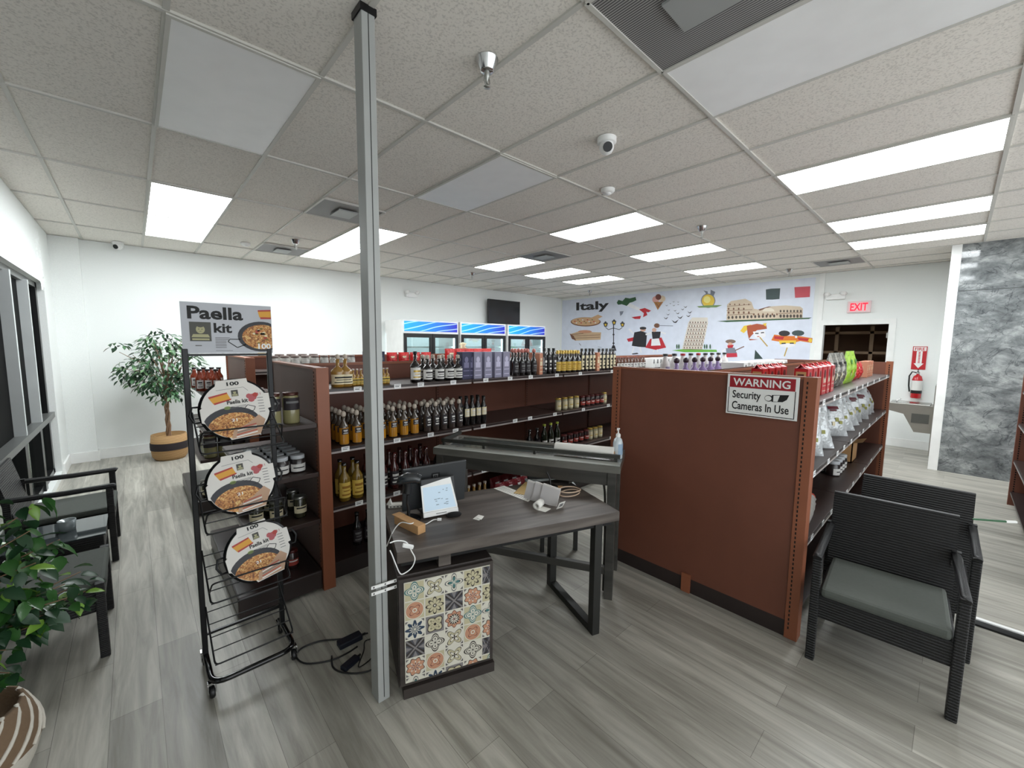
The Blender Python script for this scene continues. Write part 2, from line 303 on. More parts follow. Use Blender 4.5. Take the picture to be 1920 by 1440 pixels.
# ------------------------------------------------------------------ ceiling fittings
EM=mat('lamp_diffuser',(255,255,255),.5,emit=LAMP_STRENGTH)
EM.node_tree.nodes['Principled BSDF'].inputs['Emission Color'].default_value=(.93,.98,1,1)
OFF=mat('unlit_diffuser',(252,252,252),.35)
where={(-1,2):'over the left aisle, half nearer the camera',(-1,3):'over the left aisle, half nearer the back wall',(2,2):'beside the pole, nearer half of a pair',(2,3):'beside the pole, farther half of a pair',
 (5,0):'nearest of the three in the centre row',(8,0):'middle one of the three in the centre row',(11,0):'farthest of the three in the centre row',(5,-2):'nearest and largest of the right row',(8,-2):'second of the right row',(10.05,-2):'third of the right row, nearest marble',
 (6.15,2):'leftmost of three by the television',(8.2,2):'middle of three by the television',(10.1,2):'nearest the mural of three by the television'}
def panel(i,j,lit,label):
    x,y=GX+i*TS,GY+j*2*TS; t=thing('ceiling_light',label,'ceiling light',(x+TS/2,y+TS,CEIL),group='ceiling light panels')
    M=MB(); a,b_=TS/2,TS
    for s in (-1,1): M.box(s*a-.018*(s>0)-.0,s*a+.018*(s<0),-b_,b_,-.012,.004,TBAR); M.box(-a+.018,a-.018,s*b_-.018*(s>0),s*b_+.018*(s<0),-.012,.004,TBAR)
    M.build('frame',t)
    M=MB(); M.box(-a+.018,a-.018,-b_+.018,b_-.018,-.009,-.004,EM if lit else OFF); M.build('diffuser',t)
for k,v in where.items(): panel(k[0],k[1],True,'lit white ceiling light panel '+v)
for (i,j),v in zip(UNLIT,('left of the grey pole','right of the grey pole','beside the dark air return grille')): panel(i,j,False,'switched-off smooth ceiling light panel '+v)
def vent(x0,x1,y0,y1,label,sq=True,py=0):
    cx,cy=(x0+x1)/2,(y0+y1)/2; t=thing('ceiling_vent',label,'vent',(cx,cy,CEIL)); M=MB(); a,b_=(x1-x0)/2,(y1-y0)/2
    M.box(-a,a,-b_,b_,-.008,.004,GRILLE); M.build('grille',t); M=MB()
    for s in (-1,1): M.box(s*a-.01,s*a+.01,-b_,b_,-.014,.002,TBAR); M.box(-a,a,s*b_-.01,s*b_+.01,-.014,.002,TBAR)
    M.build('frame',t)
    if sq: M=MB(); M.box(-.1,.1,py-.13,py+.13,-.03,-.02,POLEM); M.box(-.02,.02,py-.02,py+.02,-.02,-.005,TBAR); M.build('center_plate',t)
g=lambda i,j:(GX+i*TS,GY+j*2*TS)
vent(g(1,0)[0],g(2,0)[0],g(0,-2)[1],g(0,-1)[1],'large ribbed dark air return grille at the top of the photo',py=.27)
vent(g(1,0)[0],g(2,0)[0],g(0,1.5)[1],g(0,2)[1],'grey square ceiling vent partly behind the pole')
vent(g(1,0)[0],g(2,0)[0],g(0,3.5)[1],g(0,4)[1],'grey square ceiling vent near the back wall sprinkler')
vent(g(6,0)[0],g(7,0)[0],g(0,1.5)[1],g(0,2)[1],'grey square ceiling vent between the far lights')
vent(g(12,0)[0],g(13,0)[0],g(0,-1)[1],g(0,-.5)[1],'small grey ceiling vent near the exit sign wall')
def sprinkler():
    t=thing('sprinkler','','sprinkler'); M=MB(); M.lathe([(.055,0),(.05,-.012),(.034,-.05),(.03,-.055),(0,-.055)],CHROME,18); M.build('cup',t)
    M=MB(); M.lathe([(.012,-.05),(.014,-.08),(.008,-.085),(.006,-.11)],STEEL,10)
    for s in (-1,1): M.tube([(s*.012,0,-.08),(s*.018,0,-.1),(0,0,-.122)],.003,STEEL,6)
    M.build('frame',t); M=MB(); M.lathe([(0,-.121),(.017,-.122),(.017,-.126),(0,-.127)],STEEL,14); M.build('deflector',t); return t
for x,y,l in ((1.33,1.64,'nearest, large sprinkler head right of the pole'),(4.88,2.10,'sprinkler head between the right light panels'),(4.92,6.51,'sprinkler head above the drinks coolers'),(8.63,6.47,'sprinkler head over the Italy lettering corner'),(8.64,2.14,'sprinkler head near the flag end of the mural'),(1.68,6.13,'sprinkler head near the back left wall vent')):
    place(sprinkler,(x,y,CEIL),'chrome '+l,group='sprinklers')
def domecam():
    t=thing('security_camera','','camera'); M=MB(); M.lathe([(.062,0),(.062,-.03),(.055,-.035),(.0,-.035)],WHT,24); M.build('mount',t)
    M=MB(); M.lathe([(0,.0)]+[(.048*math.sin(a),.048-.048*math.cos(a)) for a in [PI*k/12 for k in range(1,12)]]+[(0,.096)],WHT,20,(0,0,-.105)); M.build('ball',t)
    M=MB(); d=Vector((-.66,-.66,-.35)).normalized(); c=Vector((0,0,-.057)); M.tube([c+d*.036,c+d*.05],.03,BLKP,16); M.build('lens',t); return t
place(domecam,(2.38,1.68,CEIL),'white turret security camera with black lens on the ceiling tile',cat='camera'); place(domecam,(-.07,8.03,CEIL),'small security camera on the ceiling in front of the back wall',cat='camera',scale=1.0)
def smoke():
    t=thing('smoke_detector','','smoke detector'); M=MB(); M.lathe([(.06,0),(.06,-.02),(.045,-.035),(0,-.038)],WHT,24); M.build('housing',t); M=MB(); M.lathe([(.03,-.037),(.03,-.044),(0,-.046)],TRIMM,16); M.build('sensor',t); return t
place(smoke,(3.14,2.19,CEIL),'flat white smoke detector past the ceiling camera',cat='smoke detector'); place(smoke,(1.23,6.82,CEIL),'white smoke detector near the back left lights',cat='smoke detector')
# ------------------------------------------------------------------ grey pole
t=thing('support_pole','grey metal channel pole from floor to ceiling beside the desk','pole',(.78,1.755,0)); M=MB()
M.box(-.03,.027,-.033,.045,0,CEIL,POLEM,.003); M.box(-.003,.0,-.0345,-.03,0.02,CEIL-.03,POLED); M.build('channel',t)  # thin dark strip paints the shade in the pole's groove
M=MB(); M.box(-.036,.033,-.038,.05,CEIL-.03,CEIL-.002,BLACK); M.build('top_cap',t)
# ------------------------------------------------------------------ gondola shelving
SH=.415
def slots(M,x,y,z0,z1,axis,w_=.006):
    z=z0
    while z<z1:
        if axis=='y': M.box(x-w_/2,x+w_/2,y-.0015,y+.001,z,z+.014,SLOT)
        else: M.box(x-.0015,x+.001,y-w_/2,y+w_/2,z,z+.014,SLOT)
        z+=.026
def price_tags(T_,par,n,L,seed):
    rnd=random.Random(seed)
    for k in range(n):
        M=MB(); M.T=T_; x=(k+.5)*L/n+rnd.uniform(-.06,.06); M.box(x-.028,x+.028,-.006,-.0035,-.028,.006,TAGM); M.box(x-.02,x+.012,-.0066,-.006,-.016,-.010,GREY); M.box(x-.02,x+.02,-.0066,-.006,-.004,.0,GREY); M.build('price_tag',par)
def gondola(x0,nsec,yc,label,levels=(.55,.965,1.38),half=.58,L=1.22,tags=True,top=1.53,ends=True):
    t=thing('gondola_shelf',label,'shelving',(x0,yc,0)); X1=nsec*L
    M=MB(); M.box(0,X1,-.02,.02,.1,top,PANEL)
    M.box(0,X1,-.026,.026,top-.02,top,POST); M.build('back_panel',t)
    for k in range(nsec+1):
        M=MB(); M.box(k*L-.02,k*L+.02,-.03,.03,.02,top,PANEL); slots(M,k*L-.006,-.031,.2,top-.05,'y'); slots(M,k*L+.006,.031,.2,top-.05,'y'); M.build('upright',t)
    for s in (-1,1):
        M=MB(); y0,y1=sorted((s*(half-.06),s*.03)); M.box(0,X1,y0,y1,0,.13,DECK); y0,y1=sorted((s*half,s*.03)); M.box(0,X1,y0,y1,.13,.15,DECK); M.build('base_deck',t)
        for k in range(nsec):
            for li,z in enumerate(levels):
                M=MB(); M.T=Matrix.Translation((k*L,0,0)); y0,y1=sorted((s*half,s*.025)); M.box(.004,L-.004,y0,y1,z-.025,z,SHELF if z<1.2 else SHELF,.003); sh=M.build('shelf',t)
                R=MB(); R.T=Matrix.Translation((k*L,s*half,z)) @ Matrix.Rotation(0 if s<0 else PI,4,'Z')@(Matrix() if s<0 else Matrix.Translation((-L,0,0)))
                R.box(.012,L-.012,-.004,.0,-.032,-.019,RAIL); R.box(.012,L-.012,-.003,.0,-.019,-.002,DECK); R.box(.012,L-.012,-.0,.01,-.034,-.03,SHELF); rl=R.build('price_rail',sh)
                if tags and s<0:
                    price_tags(Matrix.Translation((k*L,s*half,z)),sh,4 if k<2 else 2,L,k*7+li)
    return t
gondola(.94,5,3.43,'long brown double-sided shelving run holding the oil bottles',half=.575)
gondola(.9,5,5.45,'brown shelving run behind the oil bottles, before the coolers',half=.5)
GR=gondola(2.78,3,1.12,'brown shelving run on the right holding chip bags and coffee packs',half=.6)
def endcap(x,y0,y1,label,shelves,dep,face,post=True):  # panel in a plane X = x, shelves on the -X side
    t=thing('end_cap_shelf',label,'shelving',(x,y0,0)); W=y1-y0
    M=MB(); M.box(.0,.05,.05,W-.05,.1,1.515,face); M.box(-.004,.056,.03,W-.03,1.515,1.53,POST); M.build('end_panel',t)
    for y in (0,W-.065):
        M=MB(); M.box(-.01,.07,y,y+.065,0,1.53,POST,.003)
        slots(M,-.0105,y+(.045 if y==0 else .02),.06,1.5,'x'); M.build('upright',t)
    M=MB(); M.box(.0,.04,.05,W-.05,.0,.1,DECK); M.build('kick_plate',t)
    for z,d in shelves:
        M=MB(); M.box(-d,-.012,.01,W-.01,z-.03,z,SHELF,.003) if z>.2 else M.box(-d,-.012,.01,W-.01,0.02,z,DECK,.01); sh=M.build('shelf' if z>.2 else 'base_deck',t)
        if z>.2: R=MB(); R.box(-d-.004,-d,.02,W-.02,z-.033,z-.02,RAIL); R.box(-d-.003,-d,.02,W-.02,z-.02,z-.002,DECK); R.build('price_rail',sh)
    return t
endcap(.87,2.81,4.05,'brown end cap with a grey-brown panel and orange post behind the rack',((1.165,.33),(.835,.38),(.51,.42),(.15,.5)),.4,EPAN)
endcap(.83,4.84,6.06,'far brown end cap facing the left aisle behind the paella rack',((1.165,.34),(.835,.38),(.55,.42),(.15,.5)),.4,EPAN)
t=endcap(2.715,.5,1.79,'large blank brown end panel of the right shelving with slotted post',(),.0,PANEL)
M=MB(); M.box(-.012,.0,.62,.68,.0,.13,POST); M.build('foot',t)
# far end frame of right gondola and sliver shelving at the far right
M=MB(); M.T=Matrix.Translation((6.46-2.78,.5-1.12,0)); M.box(0,.05,0,.06,0,1.53,POST); slots(M,-.002,.03,.1,1.5,'x',.01); M.box(.0,.05,.06,1.2,.1,1.52,PANEL)
M.build('end_frame',GR)
GE=gondola(4.5,2,-1.05,'dark brown shelving edge at the right border of the photo',levels=(.5,.9,1.25),half=.55,tags=True)
M=MB(); M.box(2.4,2.45,.5,.56,0,1.53,PANEL); slots(M,2.3985,.53,.1,1.5,'x',.01); M.box(2.4,2.44,-.5,.5,.1,1.5,PANEL); M.build('end_frame',GE)
# ------------------------------------------------------------------ products: prototypes
def gl(n,c,r=.12): return mat(n,c,r,spec=.7,coat=.4)
GOLD=gl('golden_oil_glass',(150,112,48)); GOLDL=gl('golden_oil',(178,122,30)); NECK=gl('smoky_clear_glass',(74,64,54)); CLEARB=gl('clear_bottle_glass',(120,112,104)); DARKG=gl('dark_bottle_glass',(24,20,20)); GREENG=gl('dark_green_glass',(30,36,22)); REDG=gl('dark_red_glass',(70,26,24)); YEL=gl('yellow_oil_glass',(122,96,30))
SAUCE=gl('tomato_sauce_glass',(130,52,30)); CREAM=mat('cream_label',(226,214,180),.6); YLAB=mat('yellow_label',(214,182,84),.6); WLAB=mat('white_label',(226,224,220),.6); DLAB=mat('dark_label',(46,40,44),.6); LLAB=mat('lilac_label',(150,140,168),.6)
CORK=mat('pale_stopper',(190,178,164),.4); GCAP=mat('gold_cap',(190,160,80),.35,.5); RCAP=mat('red_cap',(170,30,36),.4); BCAP=mat('black_cap',(20,20,20),.35)
LAV=mat('lavender_box',(138,136,158),.5); LAVD=mat('navy_box',(54,54,84),.5); PURP=gl('lilac_liquid',(140,118,168),.15); REDP=mat('red_pack_foil',(186,28,36),.28,spec=.7); SILV=mat('silver_foil',(206,210,212),.3,.25,bump=(28,.9,.012)); KRAFT=mat('kraft_card',(196,152,104),.7)
def strip(M,z,r,m,n,frac=.5,t=.001,h=.01):   # small printed strip around the front of a bottle
    vs=[];k=9
    for i in range(k):
        a=-PI/2-PI*frac/2+PI*frac*i/(k-1); vs+=[((r+t)*math.cos(a),(r+t)*math.sin(a),z),((r+t)*math.cos(a),(r+t)*math.sin(a),z+h)]
    M.add(vs,[(2*i,2*i+2,2*i+3,2*i+1) for i in range(k-1)],m,True)
def bottle(name,cat,h,r,neck_r,shoulder,glass,cap,capm,lab,labz=(.15,.6),labfrac=.9,marks=INK,fill=None,n=16,square=False):
    def f():
        t=thing(name,'',cat); M=MB(); sh=h*shoulder; nt=h*(shoulder+.17)
        M.lathe([(0,0),(r*.9,0),(r,.006),(r,sh),(r*.93,sh+.012),(neck_r*1.15,nt),(neck_r,nt+.01),(neck_r,h*.93),(0,h*.93)],glass,n)
        M.build('glass_body',t)
        if fill: 
            M=MB(); M.lathe([(r+.0004,.01),(r+.0004,sh*fill[1])],fill[0],n); M.build('contents',t)
        M=MB()
        if cap=='ball': M.lathe([(neck_r*.8,0),(neck_r*1.5,.012),(neck_r*1.5,.03),(neck_r*.7,.042),(0,.044)],capm,10,(0,0,h*.9))
        elif cap=='wire':
            M.lathe([(neck_r*.9,0),(neck_r*1.2,.01),(neck_r*1.1,.03),(0,.036)],capm,10,(0,0,h*.92)); M.tube([(neck_r*1.3,0,h*.8),(r*.75,0,h*.88),(neck_r,0,h*.97)],.0018,STEEL,5); M.tube([(-neck_r*1.3,0,h*.8),(-r*.75,0,h*.84),(-neck_r,0,h*.97)],.0018,STEEL,5)
        else: M.lathe([(neck_r*1.2,0),(neck_r*1.25,h*(.15 if cap=='long' else .07)),(0,h*(.152 if cap=='long' else .072))],capm,12,(0,0,h*(.84 if cap=='long' else .925)))
        M.build('cap',t)
        if lab:
            M=MB(); z0,z1=h*labz[0],h*labz[1]; strip(M,z0,r,lab,n,labfrac,.0012,z1-z0)
            q=(z1-z0)
            strip(M,z0+q*.62,r,marks,n,labfrac*.55,.002,q*.16); strip(M,z0+q*.42,r,marks,n,labfrac*.4,.002,q*.07); strip(M,z0+q*.15,r,marks,n,labfrac*.6,.002,q*.1); M.build('label',t)
        return t
    f.__name__=name; return f
def jar(name,cat,h,r,glass,lidm,lab,lidh=.018,labz=(.2,.7),labm=INK):
    def f():
        t=thing(name,'',cat); M=MB(); M.lathe([(0,0),(r*.93,0),(r,.008),(r,h*.84),(r*.86,h*.9),(r*.86,h*.94),(0,h*.94)],glass,18); M.build('glass_body',t)
        M=MB(); M.lathe([(r*.93,0),(r*.95,.002),(r*.95,lidh),(r*.88,lidh+.002),(0,lidh+.002)],lidm,18,(0,0,h*.92)); M.build('lid',t)
        if lab: M=MB(); strip(M,h*labz[0],r,lab,9,.8,.001,h*(labz[1]-labz[0])); strip(M,h*(labz[0]+.22),r,labm,9,.5,.002,h*.07); M.build('label',t)
        return t
    return f
def carton(name,cat,wd,dp,h,m,labm=None,top=None,emb=None):
    def f():
        t=thing(name,'',cat); M=MB(); M.box(-wd/2,wd/2,-dp/2,dp/2,0,h,m,.002)
        if top: M.box(-wd/2-.0005,wd/2+.0005,-dp/2-.0005,dp/2+.0005,h*.86,h+.0005,top)
        M.build('box',t)
        if labm:
            M=MB(); M.box(-wd*.3,wd*.3,-dp/2-.001,-dp/2-.0002,h*.42,h*.62,labm); M.box(-wd*.36,wd*.36,-dp/2-.001,-dp/2-.0002,h*.3,h*.33,labm); M.box(-wd*.36,wd*.36,-dp/2-.001,-dp/2-.0002,h*.12,h*.15,labm)
            M.slab([(a,-dp/2-.0012,b_) for a,b_ in circ(0,h*.72,wd*.22,wd*.3,14)],(0,.001,0),emb or labm); M.build('front_print',t)
        return t
    return f
def pillow(name,cat,wd,dp,h,m,lab=None,lab2=None,seed=1):     # upright soft bag: bulging body with flat crimped seams
    def f():
        rnd=random.Random(seed); t=thing(name,'',cat); M=MB(); nu,nv=12,14; vs=[];fs=[]
        for side in (-1,1):
            for j in range(nv+1):
                for i in range(nu+1):
                    u=i/nu*2-1; v=j/nv; e=(1-abs(u)**3)*(math.sin(PI*min(1,max(0,(v-.04)/.92)))**.55)
                    y=side*dp/2*max(0,e)*(1.15-.45*v)+rnd.uniform(-.004,.004)*(e>.1)
                    x=u*wd/2*(1-.06*math.sin(PI*v)+.02*math.sin(v*40)*(abs(u)>.95)); vs.append((x,y,v*h))
        K=(nu+1)*(nv+1)
        for side in (0,1):
            for j in range(nv):
                for i in range(nu):
                    a=side*K+j*(nu+1)+i; q=(a,a+1,a+nu+2,a+nu+1); fs.append(q if side==0 else q[::-1])
        M.add(vs,fs,m,True)
        for side in (0,):
            pass
        M.build('bag_body',t)
        if lab:
            L=MB()
            def P(u,v,off=.004):
                e=(1-abs(u)**3)*(math.sin(PI*min(1,max(0,(v-.04)/.92)))**.55); return (u*wd/2,-dp/2*e*(1.15-.45*v)-off,v*h)
            def patch(u0,u1,v0,v1,mm,off=.005,k=5):
                vv=[P(u0+(u1-u0)*a/k,v0+(v1-v0)*b_/k,off) for b_ in range(k+1) for a in range(k+1)]
                L.add(vv,[(b_*(k+1)+a,b_*(k+1)+a+1,(b_+1)*(k+1)+a+1,(b_+1)*(k+1)+a) for b_ in range(k) for a in range(k)],mm,True)
            patch(-.38,.3,.66,.74,lab); patch(-.3,.12,.61,.65,lab); patch(-.1,.12,.34,.44,lab2 or lab); patch(.14,.34,.28,.36,lab2 or CREAM,.006); patch(-.3,-.14,.24,.34,CREAM,.006)
            L.build('print',t)
        return t
    return f
B_wire=bottle('stopper_bottle','bottle',.215,.048,.013,.5,GOLD,'wire',CORK,CREAM,(.1,.42))
B_mini=bottle('small_oil_bottle','bottle',.125,.019,.007,.5,GOLD,'cap',CORK,YLAB,(.1,.45))
B_balls=bottle('dark_stopper_bottle','bottle',.2,.04,.015,.52,DARKG,'wire',CORK,WLAB,(.1,.5),1.0,DLAB)
B_bal=bottle('round_label_bottle','bottle',.25,.042,.014,.5,DARKG,'cap',BCAP,WLAB,(.1,.48),1.0,GCAP)
B_gold=bottle('golden_oil_bottle','bottle',.225,.033,.012,.58,NECK,'ball',CORK,DLAB,(.36,.54),.5,WLAB,fill=(GOLDL,.98))
B_clear=bottle('clear_oil_bottle','bottle',.225,.033,.012,.58,mat('smoky_bottle',(66,56,52),.12,coat=.5),'ball',CORK,DLAB,(.2,.58),.5,WLAB)
B_tall=bottle('tall_wine_vinegar_bottle','bottle',.255,.028,.013,.6,DARKG,'long',BCAP,CREAM,(.32,.6),.7,WLAB)
B_flat=bottle('yellow_oil_bottle','bottle',.28,.04,.014,.58,YEL,'cap',DARKG,YLAB,(.1,.5),.9,mat('ochre',(150,104,24),.6))
B_red=bottle('dark_red_bottle','bottle',.29,.035,.014,.56,REDG,'long',REDG,DLAB,(.12,.5),.9,WLAB)
B_darkl=bottle('dark_oil_bottle','bottle',.255,.033,.013,.56,DARKG,'cap',BCAP,DLAB,(.12,.5),.9,GREY)
B_red2=bottle('dark_bottle_red_ribbon','bottle',.25,.032,.013,.55,DARKG,'ball',mat('pink_cap',(196,120,110),.5),DLAB,(.12,.5),.9,GREY)
B_blk=bottle('black_square_bottle','bottle',.275,.032,.015,.7,DARKG,'long',BCAP,DLAB,(.1,.65),.5,WLAB)
B_ylab=bottle('yellow_label_bottle','bottle',.25,.036,.014,.56,DARKG,'long',GCAP,YLAB,(.1,.5),1.0,mat('ochre2',(176,138,60),.6))
B_wstr=bottle('white_strip_bottle','bottle',.27,.032,.014,.7,DARKG,'long',BCAP,CREAM,(.1,.7),.5,GREENG)
B_wtag=bottle('white_label_bottle','bottle',.29,.034,.014,.6,GREENG,'cap',mat('yellow_green_cap',(170,180,60),.5),WLAB,(.08,.4),.8,DARKG)
B_sauce=bottle('tomato_sauce_bottle','bottle',.235,.04,.019,.55,SAUCE,'cap',BCAP,WLAB,(.12,.5),.5,DLAB)
B_brown=bottle('amber_condiment_bottle','bottle',.155,.026,.012,.6,gl('amber_glass',(84,50,34)),'cap',mat('brown_cap',(110,50,34),.4),WLAB,(.12,.5),.9,INK,n=10)
B_purp=bottle('lilac_bottle','bottle',.2,.038,.014,.55,PURP,'ball',mat('plum_cap',(52,34,46),.3),LLAB,(.1,.45),.7,WLAB)
B_whb=bottle('white_tall_bottle','bottle',.25,.036,.016,.66,mat('white_gloss',(222,218,218),.25),'cap',BCAP,LLAB,(.1,.6),.6,WHT)
B_whr=bottle('white_bottle_red_cap','bottle',.25,.036,.016,.66,mat('white_gloss',(222,218,218),.25),'cap',RCAP,LLAB,(.1,.6),.6,WHT)
J_beige=jar('pickle_jar','jar',.2,.05,gl('beige_pickles',(150,144,104),.2),mat('copper_lid',(86,52,44),.3,.4),DLAB,labz=(.45,.85),labm=GREY)
J_tub=jar('white_lid_tub','jar',.1,.045,gl('dark_tub',(48,42,42),.3),mat('frost_lid',(198,202,206),.35),WLAB,.022,(.1,.6))
J_metal=jar('preserve_jar','jar',.14,.04,gl('dark_preserve',(58,56,40),.2),STEEL,CREAM,.016,(.25,.6))
J_light=jar('cream_label_jar','jar',.13,.034,gl('cream_jar',(176,170,140),.3),GCAP,CREAM,.016,(.15,.75),YLAB)
J_dark=jar('red_label_jar','jar',.12,.036,gl('dark_jar',(52,30,30),.25),mat('dark_red_lid',(86,30,28),.4),mat('red_print',(168,66,56),.6),.016,(.2,.55),WLAB)
J_white=jar('glass_spice_jar','jar',.15,.045,mat('frosted_jar',(186,184,178),.25),mat('grey_lid',(120,104,98),.4),WLAB,.02)
C_lav=carton('lavender_gift_box','box',.088,.088,.24,LAV,mat('pale_lilac',(196,192,216),.5))
C_navy=carton('navy_gift_box','box',.088,.088,.24,LAVD,mat('dim_lilac',(120,118,150),.5))
C_navy2=carton('navy_carton','box',.12,.08,.2,mat('navy_card',(38,44,74),.5),GREY)
C_white=carton('white_carton','box',.075,.16,.13,WHT,GREY)
C_blk=carton('black_gift_box','box',.075,.075,.22,BLKP,GREY)
C_peach=carton('peach_carton','box',.05,.1,.22,mat('peach_card',(196,132,104),.6),CREAM)
P_red=pillow('red_snack_bag','bag',.2,.09,.24,mat('red_foil_crinkled',(196,34,34),.3,bump=(30,.9,.012)),CREAM,RCAP,3)
def _coffee():
    t=C_coffee0(); rnd=random.Random(2); M=MB(); vs=[];n=14
    for i in range(n+1):
        x=-.0575+.115*i/n
        for k,(y,z) in enumerate(((-.036,.2),(-.012,.21),(.004,.224),(.016,.21),(.036,.2))): vs.append((x*(1-.12*(k==2)),y+rnd.uniform(-.006,.006),z+rnd.uniform(-.007,.007)*(k in(1,2,3))))
    M.add(vs,[(i*5+k,(i+1)*5+k,(i+1)*5+k+1,i*5+k+1) for i in range(n) for k in range(4)],mat('red_foil_seal',(206,40,46),.25,spec=.8),False); M.build('crimped_top',t)
    M=MB()
    for z0,z1,c in ((.02,.09,mat('photo_print',(196,168,150),.5)),(.11,.18,MATS['photo_print'])):
        M.box(-.0583,-.0577,-.028,.028,z0,z1,KRAFT); M.box(-.0588,-.0583,-.016,.018,z0+.015,z1-.015,mat('brown_print',(88,40,36),.5))
    M.build('side_print',t); return t
C_coffee=_coffee
C_coffee0=carton('red_coffee_brick','pack',.115,.075,.2,REDP,mat('photo_print',(196,168,150),.5),None,mat('brown_print',(88,40,36),.5))
P_white=pillow('white_chip_bag','bag',.26,.16,.34,SILV,mat('maroon_logo',(96,26,40),.4),mat('olive_print',(140,138,60),.5),5)
P_silver=pillow('silver_snack_bag','bag',.17,.08,.27,mat('silver_dark_foil',(150,148,140),.25,.6,bump=(30,1,.012)),INK,CREAM,6)
P_green=pillow('green_snack_bag','bag',.17,.08,.28,mat('green_foil',(150,190,60),.3,bump=(30,.8,.01)),mat('leaf_green',(60,130,50),.5),mat('orange_print',(220,140,60),.5),8)
MG='oil bottle shelving'
def row(fn,desc,pts,shelf,group,rz=0,scale=None,order='from the left'):
    n=len(pts)
    for i,p in enumerate(pts):
        l=desc if n==1 else '%s, %s %s'%(desc,ORD[i],order)
        place(fn,p,(l+', '+shelf) if shelf else l,rz+random.uniform(-.06,.06),group,scale=scale)
def line(pxs,Y,z,ybase=715): return [Vector((at_y(x,ybase,Y).x,Y+random.uniform(-.004,.004),z)) for x in pxs]
# --- main gondola, top shelf (z 1.38)
T='top shelf of oil run'; z=1.38
row(B_wire,'golden wire-stopper bottle',line([634,648],2.97,z,722),T,'golden stopper bottles')
row(B_mini,'tiny gold oil bottle',line([663,670,677,684,719,726],2.97,z,720),T,'tiny oil bottles')
row(B_bal,'large dark bottle with round gold label',line([779],2.95,z),T,None)
row(B_balls,'dark patterned-label bottle, front row',line([802,824,843,858],2.95,z),T,'patterned bottles front')
row(B_balls,'dark patterned-label bottle, back row',line([793,812,830,847,862],3.06,z,705),T,'patterned bottles back')
row(C_lav,'lavender gift box',line([891,910,928,944],2.95,z,708),T,'lavender boxes')
row(C_navy,'navy gift box beside lavender ones',line([869,881],2.97,z,708),T,'navy boxes')
row(B_red2,'black bottle with pink stopper',line([966,978,989,1000],2.95,z,702),T,'pink stopper bottles')
row(B_red2,'black pink-stopper bottle, back row',line([960,972,984],3.06,z,690),T,'pink stopper bottles back')
row(C_peach,'narrow peach carton beside pink stoppers',line([1008],2.96,z,700),T,None)
row(C_blk,'black gift box',line([1014],2.96,z,698),T,None)
row(B_blk,'tall black bottle with grey label',line([1020,1029,1037],2.95,z,696),T,'tall black bottles')
row(B_ylab,'yellow-label dark bottle, front row',line([1045,1055,1065,1074,1083],2.95,z,694),T,'yellow label bottles front')
row(B_ylab,'yellow-label dark bottle, back row',line([1050,1060,1069,1078],3.05,z,688),T,'yellow label bottles back')
row(B_wstr,'tall dark bottle with cream strip label',line([1090,1098,1105,1111],2.95,z,691),T,'cream strip bottles')
row(C_peach,'peach carton between dark strip bottles',line([1116],2.95,z,690),T,None)
row(B_wstr,'strip bottle right of peach carton',line([1122,1129,1136,1143,1149],2.95,z,689),T,'far strip bottles')
row(B_brown,'small amber bottle',line([1159,1165,1171,1177,1183,1189,1195,1201,1207],2.93,z,685),T,'amber bottles')
row(B_brown,'small amber bottle, back row',line([1161,1169,1177,1185,1193,1200],3.02,z,683),T,'amber bottles back')
row(C_white,'slim white carton',line([1216,1223,1230,1237,1244,1250,1256,1262,1268,1274],2.96,z,683),T,'slim white cartons')
# --- second shelf (z .965)
T='second shelf of oil run'; z=.965
for r_,(Y,w0) in enumerate(((2.93,'front'),(3.02,'second'),(3.11,'third'),(3.2,'back'))):
    xs=[1.07+.094*k for k in range(7)]; row(B_gold,'golden ball-stopper bottle, %s row'%w0,[Vector((x+r_*.004,Y,z)) for x in xs],T,'golden bottles '+w0)
    if r_<3:
        xs=[1.75+.08*k for k in range(5)]; row(B_clear,'smoky ball-stopper bottle, %s row'%w0,[Vector((x,Y,z)) for x in xs],T,'smoky bottles '+w0)
    if r_<2: row(B_tall,'tall dark cream-label bottle, %s row'%w0,[Vector((2.15+.065*k,Y,z)) for k in range(4)],T,'tall cream label bottles '+w0)
row(J_light,'cream-label jar',line([1046,1058,1069,1080],2.95,z,768),T,'cream jars')
row(J_dark,'dark jar with red print',line([1091,1100,1109,1118,1126],2.95,z,762),T,'red print jars')
row(J_light,'cream-label jar at far end',line([1132],2.95,z,760),T,None)
# --- third shelf (z .55)
T='third shelf of oil run'; z=.55
row(B_flat,'yellow oil bottle, front row',[Vector((1.07,2.95,z)),Vector((1.165,2.95,z))],T,'yellow oil bottles'); row(B_flat,'yellow oil bottle, back row',[Vector((1.08,3.06,z)),Vector((1.175,3.06,z))],T,'yellow oil bottles back')
row(B_red,'dark bottle with red neck, front row',[Vector((1.27+.095*k,2.95,z)) for k in range(6)],T,'red neck bottles'); row(B_red,'dark bottle with red neck, back row',[Vector((1.28+.095*k,3.06,z)) for k in range(6)],T,'red neck bottles back')
row(B_darkl,'plain dark bottle by red necks',[Vector((1.87+.09*k,2.97,z)) for k in range(3)],T,'plain dark bottles')
row(B_wtag,'green bottle with white label',line([1020,1032,1044],2.95,z,828),T,'white label bottles'); row(B_darkl,'dark tall bottle left of white labels',line([992,1007],2.97,z,835),T,'dark tall bottles')
row(J_dark,'dark jam jar',line([1057,1068,1078,1088,1098],2.95,z,822),T,'dark jam jars'); row(J_light,'cream-label jam jar',line([1106,1115,1124],2.95,z,818),T,'cream jam jars')
